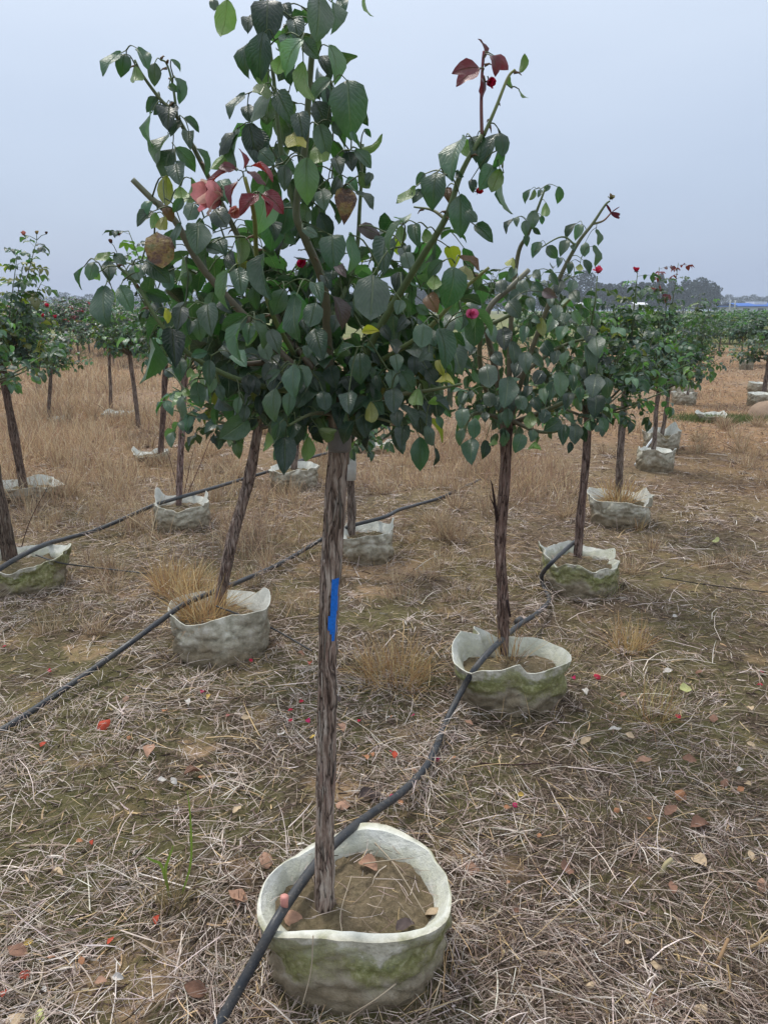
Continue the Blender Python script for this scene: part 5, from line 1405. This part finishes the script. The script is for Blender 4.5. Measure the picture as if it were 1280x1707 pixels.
def build_grass():
    Vs, Fs, Cs, n0 = [], [], [], 0
    def put(t):
        nonlocal n0
        V, F, c = t
        Vs.append(V); Fs.append(F + n0); Cs.append(c); n0 += len(V)
    x, y = sample_ground(230000, 3.2, 42, 1.55)
    px_ = 640 + FPX * x / (y * math.cos(PITCH) + CAMH * math.sin(PITCH))
    left = 1 / (1 + np.exp((px_ - 330) / 60))                      # tall golden grass in the left field
    dens = np.clip((fbm(x * 1.5 + 3, y * 1.5, 91, 3) - 0.44) * 6, 0, 1)
    tall = np.clip(left * np.clip((y - 4.6) / 1.2, 0, 1) * 1.2, 0, 1)
    mid = np.zeros(len(x))
    for gx_, gy_, rx, ry in ((470, 850, 90, 45), (700, 765, 120, 40), (640, 790, 80, 30), (430, 890, 60, 40), (880, 800, 90, 40), (800, 745, 120, 30), (560, 760, 100, 30), (100, 760, 180, 70), (40, 870, 90, 30), (200, 800, 90, 50), (1010, 705, 60, 25), (780, 890, 60, 18)):
        g = G(gx_, gy_); dy = abs(G(gx_, gy_ - ry)[1] - g[1]); dx = rx * depth(g) / FPX
        mid = np.maximum(mid, np.exp(-((x - g[0]) / dx) ** 2 - ((y - g[1]) / dy) ** 2))
    farf = np.clip((y - 6.5) / 6, 0, 1) * (0.35 + 0.65 * dens)
    prob = np.clip(np.maximum(np.maximum(tall * (0.22 + 0.78 * dens), mid * (0.35 + 0.65 * dens)), farf * 0.75), 0, 1)
    keep = (rng.uniform(0, 1, len(x)) < prob) & ~in_pots(x, y, 1.0)
    x, y, tall, mid, dens, px_ = (q[keep] for q in (x, y, tall, mid, dens, px_)); n = len(x)
    H = np.where(tall > 0.3, 0.12 + 0.19 * dens, np.where(mid > 0.35, 0.09 + 0.13 * dens, 0.06 + 0.06 * dens)) * rng.uniform(0.5, 1.3, n)
    H *= np.where((px_ > 900) & (mid < 0.3), 0.7, 1.0)
    W = np.maximum(rng.uniform(0.0014, 0.0026, n), y * 0.0006 * rng.uniform(0.6, 1.3, n))
    rr = rng.uniform(0, 1, n)
    k = np.where(tall > 0.3, rng.choice(6, n, p=(0.30, 0.25, 0.12, 0.17, 0.07, 0.09)), rng.choice(6, n, p=(0.16, 0.22, 0.22, 0.10, 0.10, 0.20)))
    col = GPAL[k] * rng.uniform(0.75, 1.2, n)[:, None] * (0.85 + 0.3 * fbm(x * 0.5, y * 0.5, 12, 2))[:, None]
    grn = (y > 27) & (rng.uniform(0, 1, n) < np.clip((y - 27) / 6, 0, 0.85)) & (px_ > 600)
    col[grn] = np.array((0.13, 0.17, 0.06)) * rng.uniform(0.7, 1.3, (grn.sum(), 1))
    put(blades(x, y, gh(x, y), H, W, 0.5, col))
    # shaggy clumps
    x, y = sample_ground(520, 3.0, 11, 1.0)
    px_ = 640 + FPX * x / (y * math.cos(PITCH) + CAMH * math.sin(PITCH))
    keep = (rng.uniform(0, 1, len(x)) < np.where(px_ < 860, 0.75, 0.22)) & ~in_pots(x, y, 1.1); x, y = x[keep], y[keep]
    m = 85
    hh = np.repeat(rng.uniform(0.10, 0.30, len(x)) * np.clip((y - 1.5) / 4, 0.45, 1), m); cx, cy = np.repeat(x, m), np.repeat(y, m); n = len(cx)
    a = rng.uniform(0, 6.28, n); r = np.repeat(rng.uniform(0.03, 0.12, len(x)), m) * np.sqrt(rng.uniform(0, 1, n))
    tone = np.repeat(rng.uniform(0.75, 1.15, len(x)), m)
    put(blades(cx + r * np.cos(a), cy + r * np.sin(a), gh(cx, cy), hh * rng.uniform(0.4, 1.1, n), np.maximum(rng.uniform(0.0012, 0.0024, n), cy * 0.0005), 0.55, GPAL[rng.choice(6, n, p=(0.26, 0.24, 0.14, 0.2, 0.08, 0.08))] * (tone * rng.uniform(0.8, 1.15, n))[:, None], a + rng.normal(0, 0.7, n)))
    V, F, c = np.concatenate(Vs), np.concatenate(Fs), np.concatenate(Cs)
    tag(link('dry_grass', np_mesh('dry_grass', V, F, M['grass'], c, smooth=False)), 'golden brown dry grass standing between the rows', 'grass', kind='stuff')
    # green grass round the collapsed bag
    g = G(1195, 700); m = 2600
    X = g[0] + rng.normal(0, 0.28, m); Y_ = g[1] + rng.normal(0, 0.15, m)
    kp = ~in_pots(X, Y_, 0.9); X, Y_ = X[kp], Y_[kp]; m = len(X)
    t = blades(X, Y_, gh(X, Y_), rng.uniform(0.05, 0.13, m), np.full(m, 0.006), 0.4, np.array((0.15, 0.18, 0.07)) * rng.uniform(0.6, 1.4, (m, 1)))
    tag(link('green_grass', np_mesh('green_grass', *t[:2], M['grass'], t[2], smooth=False)), 'fresh green grass grown over the collapsed bag', 'grass', kind='stuff')
build_grass()

def tuft(label, px_, py_, zb, n, H, spread, rad, pal, W=0.0022, Y=None, group='separate dry grass tufts', name='grass_tuft'):
    g = G(px_, py_, zb)
    if Y is not None:
        g = at(px_, py_, Y); g[2] = zb
    if zb == 0: g[2] = float(gh(g[0], g[1]))
    a = rng.uniform(0, 6.28, n); r = rad * np.sqrt(rng.uniform(0, 1, n))
    X, Y_ = r * np.cos(a), r * np.sin(a)
    az = a + rng.normal(0, 0.6, n)
    Wd = np.maximum(rng.uniform(0.6, 1.2, n) * W, g[1] * 0.0006)
    t = blades(X, Y_, np.full(n, -0.005), rng.uniform(0.45, 1.0, n) * H, Wd, spread, np.array(pal)[rng.integers(len(pal), size=n)] * rng.uniform(0.75, 1.2, (n, 1)), az)
    o = link(name, np_mesh(name, *t[:2], M['grass'], t[2], smooth=False), loc=g)
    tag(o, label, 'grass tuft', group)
    return o
GOLD = [(0.58, 0.41, 0.19), (0.50, 0.32, 0.15), (0.62, 0.49, 0.27), (0.38, 0.22, 0.11)]
tuft('golden bushy grass tuft behind the blue-painted trunk beside the notched bag', 660, 1130, 0, 420, 0.25, 0.7, 0.13, GOLD)
tuft('loose golden tuft with long stalks right of the notched mossy bag', 1048, 1080, 0, 150, 0.22, 0.65, 0.07, GOLD)
tuft('sprawling tuft with yellow stalks and a pale yellow leaf beside it', 1090, 1195, 0, 110, 0.26, 0.85, 0.06, [(0.46, 0.36, 0.15), (0.40, 0.24, 0.12), (0.52, 0.45, 0.2)])
tuft('tall dense golden tuft growing in the wide crumpled bag', 338, 1006, 0.135, 380, 0.25, 0.75, 0.11, GOLD, W=0.0028, Y=potI[1] + 0.04)
tuft('golden grass tuft on the ground behind the wide crumpled bag', 295, 985, 0, 300, 0.28, 0.6, 0.12, GOLD, W=0.0028)
tuft('golden tuft growing round the trunk in the folded-waist bag', 1034, 806, 0.145, 190, 0.26, 0.6, 0.10, GOLD, Y=potD[1] + 0.02)
small_tuft = tuft('small tuft with two fresh green blades on the mossy ground', 285, 1505, 0, 60, 0.15, 0.35, 0.03, [(0.42, 0.32, 0.16), (0.3, 0.22, 0.12), (0.36, 0.28, 0.15)])
tuft('thin dry tuft at the foot of the dark-barked trunk', 848, 1098, 0.13, 45, 0.22, 0.5, 0.06, GOLD)
tuft('grass growing over the front of the torn mossy bag', 990, 985, 0, 150, 0.17, 0.4, 0.12, [(0.34, 0.33, 0.18), (0.42, 0.36, 0.2), (0.2, 0.22, 0.09)])
tuft('short tawny tuft at the edge of the folded-waist bag', 1062, 882, 0, 50, 0.16, 0.5, 0.04, GOLD)
# the fresh green shoots of the small tuft
g = G(285, 1490)
def green_blade(pts, w):
    P = smooth_path(pts, 5); P = np.array(P); n = len(P)
    d = np.gradient(P, axis=0); s = np.cross(d, np.array((0, -1.0, 0.3))); s /= np.linalg.norm(s, axis=1)[:, None]
    f = w * np.sin(np.pi * np.linspace(0.12, 0.99, n)) ** 0.6
    V = np.stack([P - s * f[:, None], P - np.array((0, 0, 0.0)) + np.cross(s, d / np.linalg.norm(d, axis=1)[:, None]) * 0.25 * f[:, None], P + s * f[:, None]], 1).reshape(-1, 3)
    F = []
    for i in range(n - 1):
        for j in range(2): F.append((i * 3 + j, i * 3 + j + 1, i * 3 + 3 + j + 1, i * 3 + 3 + j))
    link('blade', np_mesh('blade', V - np.array(small_tuft.location), F, M['grass'], np.tile((0.20, 0.30, 0.05), (len(V), 1))), small_tuft)
Yg = g[1]
green_blade([at(284, 1500, Yg), at(276, 1455, Yg), at(282, 1430, Yg), at(290, 1408, Yg)], 0.004)
green_blade([at(284, 1500, Yg), at(270, 1445, Yg), at(256, 1435, Yg), at(243, 1428, Yg)], 0.004)
green_blade([at(300, 1500, Yg), at(318, 1440, Yg), at(318, 1370, Yg), at(313, 1318, Yg)], 0.003)

# single stalks and weeds
def stalk(label, P, r0, r1, col, name='dry_stalk', group=None, cat='stalk'):
    g0 = G(*P[0][:2]); Y = g0[1]
    pts = []
    for q in P:
        pts.append(G(q[0], q[1], q[2]) if len(q) == 3 else at(q[0], q[1], Y))
    pts = smooth_path(pts, 5)
    mb = MB(); mb.tube(pts, np.linspace(r0, r1, len(pts)), 7, col)
    o = mb.build(name, M['fartrunk'], origin=tuple(pts[0]))
    tag(o, label, cat, group)
ST = (0.27, 0.19, 0.10)
stalk('thick ochre stalk curling up beside the dead brown leaf', [(1012, 1712, .005), (1012, 1690, .02), (1006, 1665, .035)], 0.0038, 0.0026, ST)
stalk('short bent ochre stalk with a brown tip in the dark straw', [(1062, 1676, .01), (1078, 1668, .03), (1087, 1650, .04)], 0.0032, 0.002, ST)
stalk('hooked ochre stalk below the tiny green weed', [(1198, 1660, .01), (1216, 1645, .03), (1212, 1608, .05)], 0.0034, 0.002, ST)
stalk('upright forked ochre stalk beside the tiny green weed', [(1190, 1615, .01), (1200, 1595, .04), (1213, 1565, .06)], 0.005, 0.004, (0.28, 0.18, 0.10))
stalk('thick ochre stem lying towards the open right side', [(1245, 1582, .02), (1265, 1572, .03), (1300, 1552, .04)], 0.0042, 0.0034, ST)
stalk('pale knobbly stalk stub standing in dark litter', [(1102, 1460, .01), (1108, 1442, .04), (1119, 1432, .05)], 0.006, 0.006, (0.36, 0.31, 0.18))
stalk('dark fallen twig lying across straw in front of the notched bag', [(800, 1272, .015), (850, 1275, .02), (905, 1272, .015)], 0.003, 0.002, (0.06, 0.035, 0.03), 'twig', None, 'twig')
stalk('thin red-brown weed stem leaning from the pointed-flap bag', [(310, 830), (340, 760), (378, 655)], 0.004, 0.0015, (0.11, 0.055, 0.05), 'weed_stem', None, 'weed')
stalk('short branching weed stem beside the slim grey trunk', [(306, 830), (318, 770), (325, 745)], 0.003, 0.0015, (0.11, 0.055, 0.05), 'weed_stem', None, 'weed')
stalk('dark weed stem leaning out over the pointed-flap bag', [(300, 830), (285, 770), (272, 740)], 0.003, 0.0015, (0.09, 0.05, 0.045), 'weed_stem', None, 'weed')
stalk('dark weed stem standing in the deep green mossy bag', [(30, 935), (50, 870), (82, 808)], 0.0035, 0.0015, (0.07, 0.04, 0.035), 'weed_stem', None, 'weed')

# ------------------------------------------------------------------ fallen leaves and petals
FC = {'b': (0.22, 0.12, 0.08), 'p': (0.34, 0.20, 0.135), 't': (0.45, 0.34, 0.22), 'o': (0.36, 0.17, 0.085), 'k': (0.075, 0.055, 0.05), 'w': (0.5, 0.47, 0.43), 'G': (0.46, 0.47, 0.20), 'R': (0.36, 0.015, 0.04), 'm': (0.38, 0.015, 0.085), 'r': (0.40, 0.06, 0.03), 'y': (0.55, 0.38, 0.10)}
FL = {'b': ('dry brown rose leaf lying on the straw', 'fallen brown leaves'), 'p': ('curled pinkish tan rose leaf lying on the straw', 'fallen pinkish leaves'), 't': ('pale tan dry rose leaf lying on the straw', 'fallen tan leaves'),
      'o': ('small orange withered petal on the straw', 'fallen orange petals'), 'k': ('dark curled dead leaf on the litter', 'fallen dark leaves'), 'w': ('pale grey-white dry leaf on the litter', 'fallen grey leaves'),
      'G': ('yellow-green fallen leaf on the litter', 'fallen yellow-green leaves'), 'R': ('bright red rose petal fallen on the straw', 'fallen red petals'), 'm': ('bright magenta rose petal fallen on the straw', 'fallen magenta petals'),
      'r': ('rusty red withered petal on the straw', 'fallen rusty petals'), 'y': ('small yellow withered leaf on the straw', 'fallen yellow leaves')}
FALL = [
 ((780, 1100), 2.56, """500 340 38 t|622 292 40 w|745 435 55 p|910 575 70 o|635 645 32 o|770 685 24 o|860 655 50 b|990 715 80 b|410 905 75 b|980 860 75 t|1255 965 55 p|1205 845 32 t|870 980 44 b|685 1205 40 t
790 1250 70 k|805 1300 60 t|800 1465 80 b|990 1500 60 t|555 55 42 R|450 70 28 m|895 243 28 R|1240 103 32 R|1255 40 30 R|200 627 28 m|165 640 28 o|222 580 26 y|925 120 52 G|1160 550 32 o|1190 520 34 t|1160 465 36 w
1210 355 36 t|300 760 26 o|810 765 24 t|5 260 28 p|850 50 34 w|980 40 34 b|1045 240 44 b|690 315 32 t|1205 200 32 t|500 125 36 w|555 145 30 k|210 1070 28 b|520 1395 40 t|300 1440 20 t|170 960 24 o|1090 520 40 b|940 430 44 b|660 140 32 p"""),
 ((0, 1350), 3.05, "95 705 80 b|145 655 40 y|260 715 45 o|120 795 70 r|415 755 40 o|75 1015 110 t|205 1010 85 G|505 850 60 p|600 830 50 w|1000 910 90 b|1215 445 70 p|800 535 50 r|290 305 60 t|405 140 40 o|15 905 50 r|70 1080 50 t|215 890 40 w|560 650 30 r"),
 ((0, 1050), 3.2, "550 495 75 r|880 430 45 o|1000 385 44 w|1085 325 40 m|1115 350 34 y|1215 455 28 R|795 635 80 p|1030 740 80 b|870 800 60 w|670 355 42 p|235 600 45 r|690 570 30 o|265 205 30 R|20 92 36 R|490 1115 30 r|1070 770 30 o|930 795 36 w|840 535 26 t"),
 ((380, 1050), 3.37, "410 378 34 R|350 430 28 R|350 498 30 R|450 500 42 m|735 497 28 R|1035 458 32 m|470 578 36 y|300 585 50 w|770 690 60 o|935 685 40 r|1050 760 72 p|1175 718 36 m|1265 705 34 o|920 930 46 m|970 975 36 o|650 955 105 p|770 915 80 k|840 930 80 k|130 160 26 R|460 172 34 r|50 1005 44 t|410 130 40 b|100 490 44 t|640 530 60 p|810 680 36 o|620 380 40 k|915 660 20 R|920 480 26 o"),
 ((960, 700), 4.0, "935 800 60 G|660 1310 40 w|1095 1455 26 R|640 770 40 t"),
]
nf = 0
def drop(px_, py_, spx, code, zoff=0.022, where=None):
    global nf
    g = G(px_, py_, 0.02 if where is None else where)
    g[2] = (float(gh(g[0], g[1])) + zoff) if where is None else where
    L = spx * depth(g) / FPX * 1.25
    rs_ = np.random.default_rng(900 + nf); nf += 1
    if code in 'Rmo': L = max(L * 0.75, 0.009)
    me = DEAD_ME[int(rs_.integers(4))]
    o = bpy.data.objects.new('fallen_petal' if code in 'Rmor' else 'fallen_leaf', me)
    C.objects.link(o)
    az = rs_.uniform(0, 6.28)
    R = leaf_frame(np.zeros(3), np.array((math.cos(az), math.sin(az), rs_.uniform(-.15, .25))), np.array((rs_.normal(0, .25), rs_.normal(0, .25) - 0.25, 1.0)))
    m = Matrix.Identity(4)
    wsc = 1.25 if code in 'Rmo' else 1.0
    for a in range(3):
        m[a][0] = R[a, 0] * L * wsc; m[a][1] = R[a, 1] * L; m[a][2] = R[a, 2] * L
        m[a][3] = g[a] - R[a, 1] * L * 0.5
    o.matrix_basis = m
    o.color = (*(np.array(FC[code]) * rs_.uniform(0.85, 1.15)), 1)
    lab, grp = FL[code]
    tag(o, lab, 'petal' if code in 'Rmor' else 'leaf', grp)
    return o
for (ox, oy), s, txt in FALL:
    for item in txt.replace('\n', '|').split('|'):
        a = item.split(); drop(ox + float(a[0]) / s, oy + float(a[1]) / s, float(a[2]) / s, a[3])
for px_, py_, sp, c in ((398, 1495, 26, 'p'), (445, 1430, 30, 'p'), (780, 1447, 34, 'p')): drop(px_, py_, sp, c)
for px_, py_, sp, c, lab in ((612, 1441, 34, 'p', 'curled tan leaf on the soil behind the blue-painted trunk'), (717, 1512, 30, 't', 'tan leaf on soil against the white bag rim'), (676, 1541, 30, 'k', 'dark red withered leaf on the soil inside the nearest bag'), (489, 1528, 34, 'p', 'pink curled leaf beside the pink dripper cap')):
    o = drop(px_, py_, sp, c, where=zA + 0.018); o['label'] = lab; o['group'] = 'leaves fallen inside the nearest bag'
# sprigs on the soil of the front bag
def sprig(label, P):
    mb = MB(); pts = smooth_path([G(x, y, z_) for x, y, z_ in P], 5)
    mb.tube(pts, np.linspace(0.0017, 0.001, len(pts)), 5, (0.36, 0.30, 0.22))
    tag(mb.build('dry_straw', M['fartrunk'], origin=tuple(pts[0])), label, 'straw', 'single straws on the nearest bag')
zz = zA + 0.014
sprig('single bent straw standing across the soil of the nearest bag', [(570, 1555, zz), (568, 1520, zz + .01), (586, 1460, zz + .02)])
sprig('long straw slanting over the soil to the bag rim', [(625, 1405, zz + .02), (660, 1445, zz + .02), (708, 1522, zz + .015)])
sprig('thin straw lying by the back rim of the nearest bag', [(605, 1440, zz + .01), (640, 1435, zz + .02), (690, 1430, zz + .03)])
sprig('straw hanging over the front rim of the nearest bag', [(522, 1560, zA + .075), (518, 1620, .16), (500, 1690, .08)])
sprig('straw propped slanting on the front wall of the nearest bag', [(660, 1640, .12), (620, 1670, .10), (560, 1705, .03)])
sprig('straw leaning on the flank of the nearest bag', [(735, 1630, .12), (720, 1680, .08), (705, 1712, .02)])

# ------------------------------------------------------------------ far setting
def blob_tree(label, x, y, H, W, seed, group, col=(0.035, 0.055, 0.038), conic=0.0):
    rs = np.random.default_rng(seed)
    z0 = 0
    root = empty('far_tree', (x, y, z0))
    mb = MB(); mb.tube([(x, y, -0.1), (x + rs.normal(0, .1), y, H * 0.35), (x + rs.normal(0, .2), y, H * 0.8)], [0.2, 0.14, 0.05], 6, (0.09, 0.07, 0.06)); mb.build('trunk', M['fartrunk'], root)
    n = 1700
    t = np.clip(rs.beta(1.6, 1.4, n), 0, 1)
    prof = np.sqrt(np.clip(1 - ((t - 0.36) / 0.66) ** 2, 0.02, 1)) * (1 - conic * t) * (0.75 + 0.5 * np.sin(t * 9 + seed) ** 2)
    lob = rs.uniform(0, 6.28, 6)
    a = rs.uniform(0, 6.28, n); r = W * 0.5 * prof * np.power(rs.uniform(0.15, 1, n), 0.6) * (1 + 0.3 * np.sin(3 * a + t * 7 + lob[0]) * np.sin(t * 13 + lob[1]))
    P = np.stack([r * np.cos(a), r * np.sin(a), H * (0.12 + 0.88 * t)], -1)
    sz = rs.uniform(0.14, 0.32, n) * H / 10 * 1.15
    d1 = rs.normal(0, 1, (n, 3)); d1 /= np.linalg.norm(d1, axis=1)[:, None]
    d2 = np.cross(d1, rs.normal(0, 1, (n, 3))); d2 /= np.linalg.norm(d2, axis=1)[:, None]
    V = np.stack([P - d1 * sz[:, None], P - d2 * sz[:, None] * 0.6, P + d1 * sz[:, None], P + d2 * sz[:, None] * 0.6], 1).reshape(-1, 3)
    F = np.arange(n * 4).reshape(-1, 4)
    c = np.repeat(np.array(col) * rs.uniform(0.7, 1.3, (n, 1)), 4, axis=0)
    o = link('crown', np_mesh('crown', V, F, M['farleaf'], c, smooth=False), root); o['kind'] = 'stuff'
    tag(root, label, 'tree', group)

D0 = 260.0
def fx(px_, Y): return (px_ - 640) / FPX * Y
for i, (px_, top, w) in enumerate(((900, 472, 30), (930, 462, 34), (962, 455, 40), (985, 474, 26), (1005, 476, 26), (1022, 472, 26), (1040, 474, 26), (1062, 474, 24), (1082, 458, 26), (1100, 470, 26), (1122, 470, 28), (1146, 466, 34), (1166, 474, 26), (850, 470, 34), (810, 474, 30), (770, 472, 34), (730, 476, 34))):
    Y = D0 + 12 * math.sin(i * 2.3)
    H = 1.5 + (515 - top) / FPX * Y
    blob_tree('tall dark blue-green tree in the distant treeline' if i != 8 else 'pointed conifer-like tree rising above the distant treeline', fx(px_, Y), Y, H, w / FPX * Y * 1.25, 300 + i, 'distant treeline trees', conic=0.75 if i == 8 else 0.2)
rt = random.Random(5)
for i, px_ in enumerate(range(690, 1178, 12)):
    Y = D0 + rt.uniform(-14, 20)
    blob_tree('dark blue-green tree massed in the distant treeline', fx(px_ + rt.uniform(-4, 4), Y), Y, 1.5 + (515 - rt.uniform(468, 486)) / FPX * Y, rt.uniform(16, 30) / FPX * Y * 1.25, 500 + i, 'massed trees of the distant treeline', conic=rt.uniform(0.1, 0.6))
for i, px_ in enumerate(range(1180, 1420, 13)):
    Y = 420 + 15 * math.sin(i * 1.7)
    blob_tree('low tree in the farthest line behind the blue-roofed shed', fx(px_, Y), Y, 1.5 + (515 - 494 + 2 * math.sin(i * 2.1)) / FPX * Y, 20 / FPX * Y * 1.3, 340 + i, 'farthest line of low trees')
for i, px_ in enumerate(list(range(-140, 720, 22))):
    Y = 300 + 12 * math.sin(i * 1.9)
    blob_tree('low tree on the horizon behind the left rows', fx(px_, Y), Y, 1.5 + (515 - 492 + 4 * math.sin(i * 2.7)) / FPX * Y, 30 / FPX * Y * 1.3, 380 + i, 'low horizon trees on the left')
# blue-roofed shed
def building(label, x0, x1, Y, dep, h, roofh, wall, roof, name='shed', over=0.5, top=None):
    root = empty(name, ((x0 + x1) / 2, Y, 0))
    mb = MB(); mb.box((x0, Y, -0.1), (x1, Y + dep, h), wall); mb.build('wall', M['paint'], root, smooth=False)
    mb = MB()
    V = [(x0 - over, Y - over, h), (x1 + over, Y - over, h), (x1 + over, Y - over, h + 0.25), (x0 - over, Y - over, h + 0.25), (x0 - over, Y + dep / 2, h + roofh), (x1 + over, Y + dep / 2, h + roofh), (x1 + over, Y + dep + over, h + .25), (x0 - over, Y + dep + over, h + .25), (x0 - over, Y + dep + over, h), (x1 + over, Y + dep + over, h)]
    mb.add(V, [(0, 1, 2, 3), (3, 2, 5, 4), (4, 5, 6, 7), (7, 6, 9, 8), (0, 8, 9, 1), (0, 3, 7, 8), (3, 4, 7, 7), (1, 9, 6, 2), (2, 6, 5, 5)][:6] + [(1, 9, 6, 2)], roof)
    mb.build('roof', M['paint'], root, smooth=False)
    nwin = max(2, int((x1 - x0) / 4))
    for k in range(nwin):
        xa = x0 + (x1 - x0) * (k + 0.25) / nwin; xb = x0 + (x1 - x0) * (k + 0.65) / nwin
        mb = MB(); mb.box((xa, Y - 0.05, h * 0.35), (xb, Y + 0.05, h * 0.8), (0.05, 0.06, 0.08)); mb.build('window', M['paint'], root, smooth=False)
    if top:
        mb = MB(); mb.box(*top, (0.62, 0.63, 0.62)); mb.build('roof_housing', M['paint'], root, smooth=False)
    tag(root, label, 'building')
Yb = 235.0
xb0, xb1 = fx(1212, Yb), fx(1330, Yb)
building('long pale shed with a bright blue roof before the far trees', xb0, xb1, Yb, 14, 2.2, 1.1, (0.50, 0.52, 0.55), (0.03, 0.12, 0.42), over=0.6, top=((fx(1243, Yb), Yb + 3, 2.6), (fx(1263, Yb), Yb + 9, 3.7)))
building('small white shed half hidden by the red-tipped rose tree', fx(1045, 240), fx(1062, 240), 240, 6, 2.6, 0.9, (0.55, 0.56, 0.56), (0.7, 0.71, 0.72))
building('low white-roofed shed below the distant treeline', fx(955, 240), fx(985, 240), 240, 6, 2.7, 0.8, (0.16, 0.17, 0.18), (0.62, 0.63, 0.64))
for px_, lab in ((1196, 'slim white post standing next to the blue-roofed shed'), (1204, 'white post nearer the blue-roofed shed of the pair')):
    Y = 180
    x = fx(px_, Y); mb = MB(); mb.tube([(x, Y, -0.1), (x, Y, 2.8), (x, Y, 3.4)], [0.16, 0.15, 0.14], 8)
    mb.tube([(x - 0.25, Y, 3.3), (x + 0.25, Y, 3.3)], 0.06, 6)
    tag(mb.build('post', M['metal'], origin=(x, Y, 0)), lab, 'post')
p = G(113, 577); mb = MB(); mb.tube([p + np.array((0, 0, -.1)), p + np.array((0, 0, 0.5)), p + np.array((0, 0, 1.15))], [0.06, 0.06, 0.055], 8); mb.tube([p + np.array((0, 0, 1.15)), p + np.array((0, 0, 1.19))], 0.075, 8)
tag(mb.build('post', M['metal'], origin=tuple(p)), 'white pipe post standing among the far left trees', 'post')
# heap of dry earth on the right
p = G(1282, 694); mb = MB()
V, F = [], []
for i in range(9):
    for j in range(20):
        t = i / 8; a = 2 * math.pi * j / 20
        r = 0.30 * math.cos(t * math.pi / 2) * (1 + 0.15 * mnoise.noise(Vector((math.cos(a) * 2, math.sin(a) * 2, t * 3)))) + 0.005
        V.append((p[0] + r * math.cos(a), p[1] + r * math.sin(a), 0.24 * math.sin(t * math.pi / 2) - 0.02 + 0.03 * mnoise.noise(Vector((math.cos(a) * 4 * (1 - t), math.sin(a) * 4 * (1 - t), 5)))))
for i in range(8):
    for j in range(20): F.append((i * 20 + j, i * 20 + (j + 1) % 20, (i + 1) * 20 + (j + 1) % 20, (i + 1) * 20 + j))
mb.add(V, F); tag(mb.build('earth_mound', M['mound'], origin=tuple(p)), 'rounded heap of dry pinkish earth before the beige bag', 'mound')

# ------------------------------------------------------------------ haze
mb = MB(); mb.box((gx[0] - 10, gy[0] - 10, -1.2), (gx[-1] + 10, gy[-1] + 10, 16.5))
HZ = bpy.data.materials.new('haze'); HZ.use_nodes = True
nt = HZ.node_tree; nt.nodes.clear()
ho = nt.nodes.new('ShaderNodeOutputMaterial'); hv = nt.nodes.new('ShaderNodeVolumePrincipled')
hv.inputs['Color'].default_value = (0.80, 0.88, 1.0, 1); hv.inputs['Density'].default_value = 0.0008
hv.inputs['Anisotropy'].default_value = 0.2
nt.links.new(hv.outputs[0], ho.inputs['Volume'])
USE_HAZE = True
if USE_HAZE:
    tag(mb.build('haze', HZ, smooth=False), 'thin pale haze hanging over the whole field', 'haze', kind='stuff')
